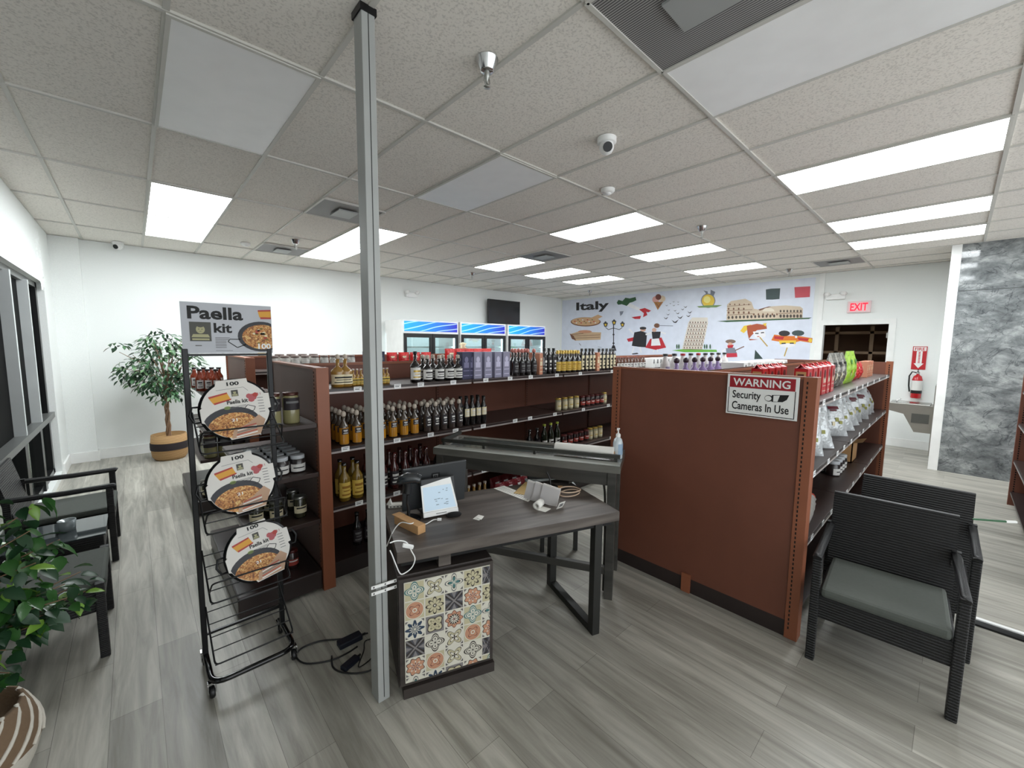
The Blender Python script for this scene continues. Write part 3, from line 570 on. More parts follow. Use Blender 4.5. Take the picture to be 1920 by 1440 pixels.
# --- deck (z .15)
T='bottom deck of oil run'; z=.15
row(B_darkl,'shaded dark bottle',[Vector((1.18+.085*k,3.02,z)) for k in range(4)],T,'shaded bottles'); row(B_mini,'small green-gold bottle',[Vector((2.2+.065*k,2.97,z+.0)) for k in range(4)],T,'small deck bottles',scale=1.9)
RB=pillow('red_foil_packet','packet',.14,.06,.16,mat('deep_red_foil',(120,24,32),.3,bump=(30,.8,.01)),WLAB,RCAP,9)
row(RB,'dark red foil packet, front row',[Vector((2.62+.12*k,3.0,z)) for k in range(6)],T,'deck packets'); row(RB,'dark red foil packet, back row',[Vector((2.66+.12*k,3.12,z)) for k in range(6)],T,'deck packets back',scale=1.15)
# --- products on gondola 2 showing above the first run
T='top shelf of rear run'; z=1.38
row(J_white,'frosted glass jar',[Vector((1.12+.105*k,5.05,z)) for k in range(9)],T,'frosted jars'); row(J_white,'frosted glass jar, inner row',[Vector((1.2+.12*k,5.16,z)) for k in range(4)],T,'frosted jars inner',scale=1.1)
row(C_navy2,'navy carton beside the pole',[Vector((2.18,5.05,z)),Vector((2.32,5.05,z))],T,'navy cartons'); 
row(P_red,'red pasta packet left of cooler bottles',[Vector((2.5+.17*k,5.05,z)) for k in range(4)],T,'red packets left',scale=.78)
row(P_red,'red pasta packet right group',[Vector((3.42+.17*k,5.05,z)) for k in range(5)],T,'red packets right',scale=.98)
row(J_light,'cream box jar on far top shelf by sign',[at_z(492,690,1.38)],None,None,scale=1.3)
# --- end cap 1 products
row(J_beige,'large jar of pale pickles',[Vector((.74,2.95,1.165)),Vector((.63,2.95,1.165))],'on end cap beside orange post','pickle jars near'); row(J_beige,'large jar of pale pickles behind',[Vector((.62,3.1+.12*k,1.165)) for k in range(5)],'end cap top shelf','pickle jars row')
for r_ in range(5): row(J_tub,'white-lid tub, %s row away'%ORD[r_],[Vector((.56+.1*k,2.93+.1*r_,.835)) for k in range(3)],'end cap','white lid tubs')
row(J_metal,'dark jar with steel lid',[Vector((.77,2.96,.51)),Vector((.63,2.98,.51)),Vector((.52,3.0,.51))],'on low end cap shelf','steel lid jars'); row(J_metal,'dark jar with steel lid, back row',[Vector((.77,3.12,.51)),Vector((.63,3.14,.51)),Vector((.5,3.3,.51))],'low end cap shelf','steel lid jars back')
row(B_red,'dark red bottle low on the end cap',[Vector((.45,3.5,.51)),Vector((.45,3.64,.51))],None,'low dark bottles',scale=.9)
row(J_dark,'dark jar on end cap base deck',[Vector((.62,3.02,.15)),Vector((.72,3.0,.15)),Vector((.52,3.05,.15))],None,'deck jars')
# --- end cap 2 products
row(B_sauce,'tomato sauce bottle, front row',[at_z(x,733,1.165) for x in (376,391,407)],'far end cap','sauce bottles'); row(B_sauce,'tomato sauce bottle, back row',[at_z(x,727,1.165) for x in (366,384,399,412)],'far end cap','sauce bottles back')
row(J_beige,'tall pale jar',[Vector((.5,4.95,.55)),Vector((.62,4.95,.55)),Vector((.5,5.08,.55)),Vector((.74,4.96,.55)),Vector((.5,5.21,.55))],'far end cap low shelf','tall pale jars',scale=1.15)
row(J_metal,'steel-lid jar',[Vector((.45+.1*k,4.95,.15)) for k in range(4)],'far end cap deck','far deck jars'); row(J_metal,'steel-lid jar, back row',[Vector((.45+.1*k,5.07,.15)) for k in range(4)],'far end cap deck','far deck jars back')
# --- right gondola, rear (top) side
z=1.38; T='behind right end panel'
row(B_purp,'lilac bottle with plum stopper',[Vector((2.98+.155*k,1.42,z)) for k in range(6)],T,'lilac bottles')
for k in range(9):
    place(B_whr if k in(2,4) else B_whb,Vector((3.06+.15*k,1.55,z)),'white bottle with %s cap behind lilac ones, %s from the left'%('red' if k in(2,4) else 'black',ORD[k]),0,'white tall bottles')
row(C_white,'white printed pack on far top shelf',[Vector((4.1+.16*k,1.4,z)) for k in range(9)],'right run','far white packs',scale=1.25)
# --- right gondola front side: top shelf coffee bricks and bags
T='right top shelf'
row(C_coffee,'red coffee brick, front row',[Vector((2.95+.135*k,.62,z)) for k in range(6)],T,'coffee bricks',rz=0,scale=.93); row(C_coffee,'red coffee brick, back row',[Vector((2.9+.14*k,.84,z)) for k in range(4)],T,'coffee bricks back',scale=.88)
row(P_silver,'silver black-print bag',[Vector((3.85+.19*k,.64,z)) for k in range(3)],T,'silver bags'); row(P_green,'green snack bag',[Vector((4.5,.64,z)),Vector((4.7,.64,z))],T,'green bags')
row(P_red,'red cream bag right of green',[Vector((4.95+.2*k,.66,z)) for k in range(3)],T,'small far bags',scale=.7); row(C_peach,'peach carton at far end',[Vector((5.6+.12*k,.66,z)) for k in range(4)],T,'far peach cartons',scale=.75)
flat=MB(); flat.box(-.11,.11,-.1,.1,0,.03,REDP,.008); flat.box(-.09,.05,-.08,.04,.03,.031,WLAB)
o=flat.build('red_flat_packet'); o.location=(3.02,.98,1.38); o.location.z=1.38; tag(o,'flat red and white packet lying behind the coffee bricks','packet')
# chip bags lean back on the second shelf
z=.965; k=0
for r_,(Y,nm) in enumerate(((.64,'front'),(.8,'middle'),(.93,'back'))):
    for i in range(11):
        x=2.95+.3*i+.05*r_
        if i in (3,) and r_==0: continue
        if x>6.1: continue
        o=place(P_white,Vector((x,Y,z)),'white chip bag, %s from the near end, %s row, right second shelf'%(ORD[i],nm),0,'white chip bags',scale=.92+.06*random.random())
        o.rotation_euler=(random.uniform(-.42,-.2),random.uniform(-.12,.12),random.uniform(-.85,-.45)); o.location.z+=.006
# third shelf
z=.55
row(J_tub,'white tub of spread, front row',[Vector((4.55+.11*k,.68,z)) for k in range(4)],'right third shelf','spread tubs',scale=1.15); row(J_tub,'white tub of spread, back row',[Vector((4.6+.11*k,.8,z)) for k in range(4)],'right third shelf','spread tubs back',scale=1.15)
t=thing('open_carton','open cardboard carton behind the white tubs on the right third shelf','box',(5.3,.76,z)); M=MB(); M.box(-.14,.14,-.13,.13,0,.01,KRAFT)
for a in ((-.14,-.13,-.13,.13),(.13,.14,-.13,.13),(-.14,.14,-.13,-.12),(-.14,.14,.12,.13)): M.box(*a,0,.2,KRAFT)
M.build('walls',t); M=MB(); M.add([(-.14,-.13,.2),(.14,-.13,.2),(.14,-.2,.22),(-.14,-.2,.22)],[(0,1,2,3)],KRAFT); M.build('flap',t)
def lyingbag(name,label,cat,loc,rz,L,W,m,m2,seed):
    rnd=random.Random(seed); t=thing(name,label,cat,loc,rz); M=MB(); nu,nv=16,10; vs=[];fs=[]
    for i in range(nu+1):
        u=i/nu
        for j in range(nv):
            a=2*PI*j/nv; e=math.sin(PI*min(1,max(0,(u*1.08-.04))))**.4; vs.append(((u-.5)*L,math.cos(a)*W/2*(.8+.2*e)+rnd.uniform(-.004,.004),.003+max(0,(math.sin(a)+.9))*W*.27*e+rnd.uniform(0,.004)))
    for i in range(nu):
        for j in range(nv): fs.append((i*nv+j,i*nv+(j+1)%nv,(i+1)*nv+(j+1)%nv,(i+1)*nv+j))
    M.add(vs,fs[:nv*11],m,True); M.add(vs,fs[nv*11:],m2,True); M.build('bag_body',t); return t
lyingbag('snack_bag','long white bag with bright red end lying on the right third shelf','bag',(3.45,.68,.55),.15,.62,.17,mat('white_grey_foil',(176,172,166),.35,bump=(24,.7,.01)),mat('orange_red_foil',(224,62,30),.3,bump=(24,.6,.01)),4)
for k,(x,y,r_) in enumerate(((3.02,.66,.5),(3.22,.7,-.4),(3.1,.84,1.2))): lyingbag('silver_wrapper','crumpled silver packet on the lowest right deck, %s one'%('nearest','middle','rear')[k],'packet',(x,y,.15),r_,.2,.12,SILV,SILV,k)
# ------------------------------------------------------------------ drinks coolers, television
BLUE=D.materials.new('cooler_header'); BLUE.use_nodes=True
def _hdr(nt,b,new,link):
    tc=new('ShaderNodeTexCoord'); mp=new('ShaderNodeMapping'); mp.inputs['Scale'].default_value=(.8,1,2.2); mp.inputs['Rotation'].default_value=(0,.5,0); link(tc.outputs['Object'],mp.inputs[0])
    wv=new('ShaderNodeTexWave'); wv.wave_type='RINGS'; wv.inputs['Scale'].default_value=1.6; wv.inputs['Distortion'].default_value=2.5; wv.inputs['Detail'].default_value=0; link(mp.outputs[0],wv.inputs['Vector'])
    gr=new('ShaderNodeSeparateXYZ'); link(tc.outputs['Object'],gr.inputs[0]); mr=new('ShaderNodeMapRange'); mr.inputs[1].default_value=-.6; mr.inputs[2].default_value=.6; link(gr.outputs[0],mr.inputs[0])
    rp=new('ShaderNodeValToRGB'); rp.color_ramp.elements[0].color=(lin(30),lin(160),lin(232),1); rp.color_ramp.elements[1].color=(lin(40),lin(44),lin(170),1); link(mr.outputs[0],rp.inputs[0])
    r2=new('ShaderNodeValToRGB'); r2.color_ramp.elements[0].position=.86; r2.color_ramp.elements[0].color=(0,0,0,1); r2.color_ramp.elements[1].position=1; r2.color_ramp.elements[1].color=(.5,.7,.9,1); link(wv.outputs[1],r2.inputs[0])
    ad=new('ShaderNodeMix'); ad.data_type='RGBA'; ad.blend_type='ADD'; ad.inputs[0].default_value=.7; link(rp.outputs[0],ad.inputs[6]); link(r2.outputs[0],ad.inputs[7])
    link(ad.outputs[2],b.inputs['Base Color']); link(ad.outputs[2],b.inputs['Emission Color']); b.inputs['Emission Strength'].default_value=.22; b.inputs['Roughness'].default_value=.3
HDR=tex_mat('cooler_header_blue',_hdr); CIN=mat('cooler_inside_glow',(214,226,228),.4,emit=.3); TUBE=mat('cooler_tube',(235,245,255),.5,emit=2.5); CG=glassy('cooler_glass',(220,232,232),.03,.86)  # cooler back wall has its own faint glow, added to brighten the interior
def cooler():
    t=thing('drinks_cooler','','refrigerator'); W=1.32; h=2.15; M=MB(); z0=.15
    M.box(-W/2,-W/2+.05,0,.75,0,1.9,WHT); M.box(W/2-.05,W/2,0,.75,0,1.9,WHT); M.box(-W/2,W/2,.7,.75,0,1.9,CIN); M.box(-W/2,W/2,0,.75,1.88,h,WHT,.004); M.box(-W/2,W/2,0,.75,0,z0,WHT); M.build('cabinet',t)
    M=MB(); M.box(-W/2+.035,W/2-.035,-.008,.0,1.925,h-.03,HDR); M.build('header_sign',t)
    for z in (.55,.9,1.25,1.6):
        M=MB()
        for q in range(16): M.box(-W/2+.06,W/2-.06,.1+q*.036,.104+q*.036,z,z+.006,WHT)
        M.box(-W/2+.06,W/2-.06,.08,.1,z-.01,z+.02,WHT); M.build('wire_shelf',t)
    for s in (-1,1):
        M=MB(); x0,x1=(-W/2+.02,-.005) if s<0 else (.005,W/2-.02); fr=.055
        M.box(x0,x0+fr,-.03,.02,z0,1.88,BLKP); M.box(x1-fr,x1,-.03,.02,z0,1.88,BLKP); M.box(x0,x1,-.03,.02,1.8,1.88,BLKP); M.box(x0,x1,-.03,.02,z0,z0+.08,BLKP); d=M.build('door',t)
        M=MB(); M.box(x0+fr,x1-fr,-.01,-.004,z0+.08,1.8,CG); M.build('door_glass',d)
        hx=-.04 if s<0 else .04
        M=MB(); M.tube([(hx,-.035,.8),(hx,-.06,.83),(hx,-.06,1.25),(hx,-.035,1.28)],.009,BLACK,6); M.build('handle',d)
    M=MB(); M.box(W/2-.1,W/2-.07,.03,.05,.2,1.84,TUBE); M.box(-W/2+.07,W/2-.07,.5,.52,1.855,1.87,TUBE); M.build('light_tube',t)
    return t
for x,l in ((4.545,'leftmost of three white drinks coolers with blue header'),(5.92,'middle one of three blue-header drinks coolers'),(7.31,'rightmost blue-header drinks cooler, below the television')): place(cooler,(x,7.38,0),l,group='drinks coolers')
M=MB(); M.box(-.08,.08,-.08,.08,0,.22,mat('panettone_box',(150,120,84),.6)); M.lathe([(0,.22),(.07,.23),(.03,.27),(.06,.31),(0,.33)],CREAM,10); o=M.build('gift_basket'); o.location=at_y(868,658,5.2); o.location.z=1.38; tag(o,'small beige wrapped basket with a bow on the rear top shelf','basket')
t=thing('television','black flat television mounted on the back wall above the coolers','television',(7.12,8.05,2.2)); M=MB(); M.box(-.54,.54,-.03,.03,0,.6,BLKP,.004); M.build('housing',t); M=MB(); M.box(-.53,.53,-.032,-.03,.015,.585,mat('tv_screen',(34,34,36),.15,spec=.7)); M.build('screen',t); M=MB(); M.box(-.15,.15,.03,.14,.15,.45,BLACK); M.build('wall_bracket',t)
def emerg():
    t=thing('emergency_light','','emergency light'); M=MB(); M.box(-.14,.14,-.07,0,-.05,.05,WHT,.01); M.build('housing',t)
    for s in (-1,1):
        M=MB(); M.T=Matrix.Translation((s*.12,-.09,.05))@Matrix.Rotation(-.7,4,'X'); M.lathe([(.02,-.04),(.055,0),(.05,.005),(0,.006)],WHT,14); M.build('lamp_head',t)
    return t
place(emerg,(4.52,8.2,2.73),'white twin-head emergency light on the wall above the coolers',cat='emergency light'); place(emerg,(9.55,1.6,2.6),'white twin-head emergency light beside the mural corner, left of exit sign',-PI/2,cat='emergency light')
# exit sign
RED_E=mat('exit_red',(255,30,40),.5,emit=.9); RED_E.node_tree.nodes['Principled BSDF'].inputs['Emission Color'].default_value=(1,.0,.02,1)
t=thing('exit_sign','white wall sign with glowing red EXIT letters over the doorway','sign',(XR,1.255,2.3)); M=MB(); M.box(-.05,0,-.16,.16,0,.2,mat('exit_face',(224,196,198),.5,emit=.04),.004); M.build('housing',t)
M=MB(); put_text(M,'EXIT',(-.052,.12,.035),(0,-.24,0),(0,0,.13),RED_E,.02); M.build('lettering',t)
# fire extinguisher + sign
RE=mat('extinguisher_red',(190,24,34),.25,coat=.5)
t=thing('fire_extinguisher','red wall-hung fire extinguisher under the fire arrow sign','fire extinguisher',(XR-.09,.42,.86)); M=MB(); M.lathe([(0,0),(.062,0),(.066,.01),(.066,.3),(.05,.36),(.02,.385),(.018,.4),(0,.4)],RE,20); M.build('cylinder',t)
M=MB(); M.lathe([(.0672,.13),(.0672,.29)],WLAB,20); M.lathe([(.0676,.08),(.0676,.13)],BLKP,20); M.build('label',t)
M=MB(); M.lathe([(.02,.4),(.022,.43),(0,.435)],STEEL,10); M.box(-.08,.02,-.008,.008,.435,.45,BLACK); M.box(-.07,.02,-.008,.008,.46,.472,BLACK); M.build('handle',t)
M=MB(); M.tube([(0,.02,.42),(0,.07,.43),(0,.1,.36),(0,.095,.2),(0,.08,.1)],.01,BLKP,8); M.build('hose',t); M=MB(); M.box(.03,.09,-.02,.02,.25,.34,BLACK); M.build('bracket',t)
t=thing('fire_sign','red and white FIRE arrow sign above the extinguisher','sign',(XR-.012,.43,1.33)); M=MB(); M.box(-.002,.01,-.085,.085,0,.38,mat('sign_red',(190,30,40),.5)); M.build('plate',t)
M=MB(); M.box(-.003,-.002,-.075,.075,.305,.37,WHT); put_text(M,'FIRE',(-.0035,.06,.315),(0,-.12,0),(0,0,.045),MATS['sign_red'],.02)
M.poly([(-.004,-.035,.3),(-.004,.035,.3),(-.004,.035,.1),(-.004,.06,.1),(-.004,0,.02),(-.004,-.06,.1),(-.004,-.035,.1)],WHT)
for k,ch in enumerate('ATJRIS'): pass
for k in range(8): M.box(-.005,-.0045,-.012,.012,.275-k*.024,.289-k*.024,MATS['sign_red'])
M.build('print',t)
# drinking fountain
t=thing('drinking_fountain','stainless steel drinking fountain on the wing wall near the door','drinking fountain',(8.83,.165,0)); FS=mat('fountain_steel',(150,146,138),.35,.6)
M=MB(); pts=[(-.22,0,.42),(-.22,.0,.82),(-.22,.5,.82),(-.22,.5,.72),(-.22,.33,.68),(-.22,.2,.42)]; M.slab(pts,(.44,0,0),FS); M.build('body',t)
M=MB(); M.box(-.21,.21,.05,.5,.82,.84,STEEL,.005); M.lathe([(.13,.841),(.12,.83),(.0,.825)],CHROME,18,(0,.3,0)); M.build('basin',t); M=MB(); M.tube([(-.15,.42,.84),(-.15,.42,.88),(-.12,.38,.9)],.009,CHROME,8); M.build('spout',t)
M=MB(); M.box(-.3,.3,0,.02,.1,1.14,FS); M.build('back_plate',t); M=MB(); M.box(-.226,-.219,.05,.24,.56,.7,mat('louver',(92,92,88),.4,.5)); M.build('louver_panel',t)
# ------------------------------------------------------------------ mural
t=thing('wall_mural','wide pale blue Italy mural with landmarks across the right wall','mural',(XR,5.0,1.0)); X0=XR-.004
MP=mat('mural_blue',(222,228,242),.3,spec=.5); M=MB(); M.T=Matrix.Translation((-XR,-5,-1)); M.box(X0,XR-.0005,1.93,8.16,.15,2.99,MP); M.build('printed_panel',t)
LAY=[0]
def W(x,y,l=0): p=at_x(1040+x/3.692,500+y/3.692,X0); s=(X0-.002-l*.0006)/X0; return Vector((X0-.002-l*.0006,p.y,p.z))
def mm(): m=MB(); m.T=Matrix.Translation((-XR,-5,-1)); return m
def C(n,c): return mat('mural_'+n,c,.45)
tan,brn,dk,grn,red_,wh_,orn,yel,gry=C('tan',(206,176,142)),C('brown',(122,82,60)),C('dark',(40,38,42)),C('green',(52,92,60)),C('red',(190,40,52)),C('white',(236,236,240)),C('orange',(222,120,40)),C('yellow',(236,200,70)),C('grey',(128,134,148))
def pic(name,items):
    m=mm()
    for k,(pts,c) in enumerate(items): m.poly([W(x,y,1+k*.35) for x,y in pts],c)
    m.build(name,t)
def L(x0,y0,x1,y1,w_): 
    d=Vector((x1-x0,y1-y0)); d=Vector((-d.y,d.x)).normalized()*w_/2; return [(x0+d.x,y0+d.y),(x1+d.x,y1+d.y),(x1-d.x,y1-d.y),(x0-d.x,y0-d.y)]
m=mm(); O=W(150,301,1); put_text(m,'Italy',O,W(376,289,1)-O,W(150,250,1)-O,dk,.03); m.build('lettering',t)
pic('map_picture',[([(430,250),(442,230),(470,238),(490,215),(520,220),(560,210),(566,232),(540,245),(520,250),(500,272),(465,260),(440,264)],grn),([(500,270),(522,252),(560,272),(612,298),(585,306),(530,285)],wh_),([(585,296),(625,286),(668,305),(650,316),(634,312),(642,335),(612,350),(618,322)],red_),([(532,350),(598,340),(592,362),(555,362)],red_),([(450,310),(478,308),(470,328),(455,342)],gry)])
pic('ice_cream_picture',[(circ(700,228,24),C('pink',(222,168,160))),(circ(745,222,22),C('cream',(226,206,180))),(circ(718,210,20),C('choc',(112,60,50))),([(686,244),(752,244),(714,300)],C('cone',(176,120,64))),(L(700,250,722,280,4),brn),(L(738,250,712,285,4),brn)])
its=[]
for x,y,s in ((775,268,.6),(800,255,.5),(823,243,.5),(855,245,.5),(825,268,.6),(855,262,.5),(905,278,.9),(790,300,.6),(833,304,.7),(885,295,.8),(785,330,.8),(852,322,.9),(935,315,1.1),(770,355,1.1),(868,350,1.4),(925,340,1.1),(833,378,1.7)):
    its.append(([(x-14*s,y-6*s),(x,y+3*s),(x+16*s,y-8*s),(x+5*s,y+7*s),(x-4*s,y+6*s)],dk))
pic('bird_flock_picture',its)
pic('lemon_bottle_picture',[([(1030,165),(1060,172),(1060,200),(1048,200),(1045,180)],gry),([(1080,160),(1112,175),(1100,205),(1078,200)],gry),(circ(1063,236,50),gry),(circ(1063,236,44),yel),(circ(1055,228,24),C('pale_yellow',(246,232,140))),([(985,275),(1050,268),(1160,266),(1120,282),(1000,284)],C('leaf',(120,150,90)))])
pic('flag_picture',[([(1462,158),(1500,152),(1562,150),(1556,224),(1510,228),(1464,228)],C('flag_green',(58,76,76))),([(1564,150),(1658,142),(1660,216),(1560,224)],C('flag_white',(222,226,240))),([(1660,142),(1770,136),(1766,210),(1664,216)],C('flag_red',(208,78,92)))])
its=[([(1190,370),(1195,262),(1222,238),(1320,222),(1362,244),(1380,292),(1410,296),(1480,276),(1600,268),(1700,276),(1718,290),(1716,356),(1560,362),(1400,370)],C('stone',(214,196,172))),([(1125,378),(1200,372),(1780,352),(1760,362),(1190,384)],grn),([(1410,296),(1480,276),(1500,276),(1420,305)],brn),(circ(1480,310,42,26,12,PI,2*PI),C('stone_light',(232,222,204)))]
for r_,(y0,n,x0,x1,s) in enumerate(((352,13,1205,1520,11),(318,5,1205,1345,9),(292,4,1205,1310,8),(262,5,1215,1345,6),(342,7,1565,1705,12),(308,7,1565,1705,9),(330,6,1380,1540,8))):
    for k in range(n): its.append((circ(x0+(x1-x0)*k/(n-1),y0-(k*.9 if r_==0 else 0),s*.72,s,8),C('arch',(78,66,58)) if r_ in (0,4,5) else brn))
its.append((L(1192,335,1375,326,2.5),brn)); its.append((L(1192,305,1370,298,2.5),brn)); its.append((L(1550,325,1716,318,3),brn)); its.append((L(1195,275,1360,262,2.5),brn))
pic('amphitheatre_picture',its)
its=[([(812,580),(880,572),(1120,575),(1125,590),(900,592)],C('grass',(110,180,70))),([(882,572),(926,385),(952,352),(1058,352),(1062,388),(1022,575)],C('tower',(226,218,206)))]
for r_ in range(8):
    y=378+r_*25; xl=928-r_*5.6; xr=1058-r_*4.7
    for k in range(7): its.append((circ(xl+10+(xr-xl-20)*k/6,y+8,3.6,7,6),brn if (k+r_)%3 else C('arch',(78,66,58))))
    its.append((L(xl,y+19,xr,y+19,2.5),brn))
for x in (848,862,1040,1055,1078): its.append((circ(x,553,5,17,8),grn))
pic('leaning_tower_picture',its)
its=[(L(408,400,408,565,6),dk),([(388,582),(400,545),(416,545),(428,582)],dk),(circ(408,470,7,7,8),dk),(circ(408,530,8,6,8),dk),(L(352,420,372,436,4),dk),(L(372,436,408,425,4),dk),(L(470,420,448,436,4),dk),(L(448,436,408,425,4),dk)]
for x,y in ((353,402),(412,388),(470,402)): its+= [([(x-16,y-12),(x+16,y-12),(x+8,y+14),(x-8,y+14)],dk),([(x-8,y-6),(x+8,y-6),(x+4,y+8),(x-4,y+8)],yel),([(x-12,y-13),(x,y-24),(x+12,y-13)],dk)]
pic('street_lamp_picture',its)
its=[(circ(215,382,104,32,24),brn),(circ(215,379,98,28,24),C('crust',(210,170,130))),([(240,360),(300,332),(332,345),(290,368)],C('crust',(210,170,130)))]
for k in range(14): its.append((circ(140+k*11,379+12*math.sin(k*2.1),6,3.5,7),(red_,wh_,brn,C('olive',(120,120,70)))[k%4]))
pic('pizza_picture',its)
pic('lasagne_picture',[([(104,468),(160,450),(322,455),(318,505),(140,512)],tan),(L(130,480,315,472,3),brn),(L(135,495,315,488,3),brn),(L(120,470,200,462,4),brn),(circ(210,450,48,11,14),C('sauce',(206,150,120))),([(104,462),(130,478),(150,512),(120,500)],brn),(L(170,530,182,545,3),dk),(L(300,555,325,560,3),gry)])
pic('dancers_picture',[([(500,500),(560,485),(560,512),(510,520)],red_),([(552,455),(600,445),(640,460),(632,558),(590,556),(534,548)],dk),(circ(612,434,20,16,12),C('skin',(214,170,150))),(circ(612,426,24,10,10),dk),(L(550,556,535,600,8),wh_),(L(590,556,600,596,8),wh_),(L(630,470,690,450,12),wh_),(L(545,465,515,430,10),wh_),([(534,602),(572,596),(582,604),(540,608)],dk),
 ([(662,500),(740,490),(772,560),(700,576),(628,560)],red_),([(672,500),(722,496),(735,545),(668,548)],wh_),([(672,450),(735,450),(728,496),(678,500)],dk),(circ(690,438,16,14,12),C('skin',(214,170,150))),(circ(708,408,20,16,12),brn),(L(722,408,820,410,4),gry),(L(735,452,770,465,10),wh_),(L(690,574,684,594,7),wh_),(L(712,572,712,592,7),wh_)])
pic('guitar_player_picture',[(circ(1218,518,36,14,14),C('hat',(128,104,92))),(circ(1215,538,16,14,12),C('skin',(214,170,150))),([(1195,545),(1240,540),(1232,562),(1200,565)],red_),([(1185,565),(1245,560),(1262,600),(1190,606)],gry),([(1185,600),(1262,598),(1265,625),(1180,628)],C('pinkred',(196,50,70))),(L(1250,580,1312,552,6),brn),(L(1185,570,1155,590,9),wh_),(L(1156,588,1190,606,8),wh_)])
pic('feather_mask_picture',[([(1285,445),(1310,410),(1360,400),(1340,430),(1310,460)],yel),([(1330,410),(1400,395),(1465,405),(1470,430),(1400,440),(1360,480),(1345,500),(1410,505),(1350,510),(1335,460)],C('rust',(176,84,50))),([(1440,395),(1468,390),(1460,415)],yel),([(1372,450),(1455,440),(1462,480),(1430,500),(1390,490)],wh_),(L(1388,462,1412,462,7),dk),(L(1428,458,1450,456,7),dk),(L(1420,488,1474,552,8),C('gold',(190,160,84))),(L(1402,484,1418,484,5),red_)])
pic('jester_mask_picture',[([(1500,510),(1520,470),(1600,480),(1690,480),(1785,495),(1780,528),(1700,515),(1640,530),(1560,520)],orn),([(1520,480),(1590,485),(1580,505),(1520,500)],red_),([(1680,490),(1760,498),(1750,515),(1690,508)],red_),(circ(1590,462,40,20,12),dk),(circ(1685,460,44,20,12),C('teal',(60,76,78))),([(1555,530),(1612,520),(1668,528),(1660,550),(1612,562),(1565,552)],wh_),([(1552,512),(1672,510),(1668,536),(1612,530),(1560,538)],yel),(L(1570,532,1600,530,8),dk),(L(1628,530,1656,530,8),dk),(circ(1672,486,9,9,8),wh_),(L(1610,560,1590,620,8),C('gold',(190,160,84))),(circ(1770,510,14,14,8),yel)])
pic('cypress_picture',[([(1388,575),(1442,638),(1382,640)],C('dgreen',(50,70,66)))])
# ------------------------------------------------------------------ warning sign on the end panel
t=thing('warning_sign','red and white WARNING security camera sign on the blank end panel','sign',(2.715,.77,1.28)); X=-.012
M=MB(); M.box(X-.002,X+.0,-.19,.185,0,.245,WHT); M.build('plate',t)
M=MB(); RS=mat('warn_red',(158,28,40),.5); xx=X-.0025
def sy(y): return y
M.poly([(xx,.172,.235),(xx,.172,.165),(xx,-.172,.165),(xx,-.172,.235)],RS)
for a in ((.172,.165,-.0),): pass
for y0,y1,z0,z1 in ((.176,.172,.01,.165),(-.172,-.176,.01,.165),(.176,-.176,.008,.012)): M.box(xx-.0002,xx,min(y0,y1),max(y0,y1),z0,z1,INK)
put_text(M,'WARNING',(xx-.001,.152,.178),(0,-.3,0),(0,0,.044),WHT,.02); put_text(M,'Security',(xx-.0005,.152,.102),(0,-.155,0),(0,0,.045),INK,.015); put_text(M,'Cameras In Use',(xx-.0005,.152,.033),(0,-.3,0),(0,0,.047),INK,.015)
M.poly([(xx-.0005,-y,z_) for y,z_ in circ(.045,.115,.022,.019,16)],INK); M.poly([(xx-.001,-y,z_) for y,z_ in circ(.042,.115,.017,.015,16)],WHT); M.poly([(xx-.0006,-.06,.136),(xx-.0006,-.145,.143),(xx-.0006,-.135,.115),(xx-.0006,-.115,.1),(xx-.0006,-.06,.096)],INK); M.poly([(xx-.0012,-.068,.133),(xx-.0012,-.1,.137),(xx-.0012,-.09,.1),(xx-.0012,-.068,.099)],WHT)
M.build('print',t)
# ------------------------------------------------------------------ desk with tiled cabinet
dl=Vector((2.007-.83,1.25-1.668,0)); DL=dl.length; drz=math.atan2(dl.y,dl.x)
t=thing('desk','grey wood checkout desk with a patterned tile cabinet beside the pole','desk',(.83,1.668,0),drz); DZT=.74; DD=.63
M=MB(); M.box(0,DL,0,DD,DZT-.055,DZT,DESKW,.002); M.build('desktop',t)
M=MB(); M.box(.02,DL-.03,.03,.07,DZT-.085,DZT-.055,BLACK); M.box(.02,DL-.03,DD-.07,DD-.03,DZT-.085,DZT-.055,BLACK); M.build('apron_frame',t)
LG=mat('leg_gunmetal',(44,44,42),.4,.3); M=MB()
M.box(DL-.15,DL-.1,.02,.07,.0,DZT-.055,LG,.003); M.box(DL-.15,DL-.1,DD-.09,DD-.04,.0,DZT-.055,LG,.003); M.box(DL-.15,DL-.1,.07,DD-.09,.0,.04,LG,.003); M.box(DL-.15,DL-.1,.07,DD-.09,DZT-.1,DZT-.06,LG); M.build('leg_frame',t)
M=MB(); M.box(.02,.48,.0,.58,0.0,.05,CABW); M.box(.0,.47,.02,.57,.05,.615,CABW,.003); M.build('cabinet',t)
M=MB(); M.box(.2,.26,.03,.09,.615,DZT-.055,DESKW); M.box(.2,.26,.45,.51,.615,DZT-.055,DESKW); M.build('cabinet_riser',t)
M=MB(); M.box(.005,.47,.0,.02,.07,.605,CABW); dr=M.build('cabinet_door',t)
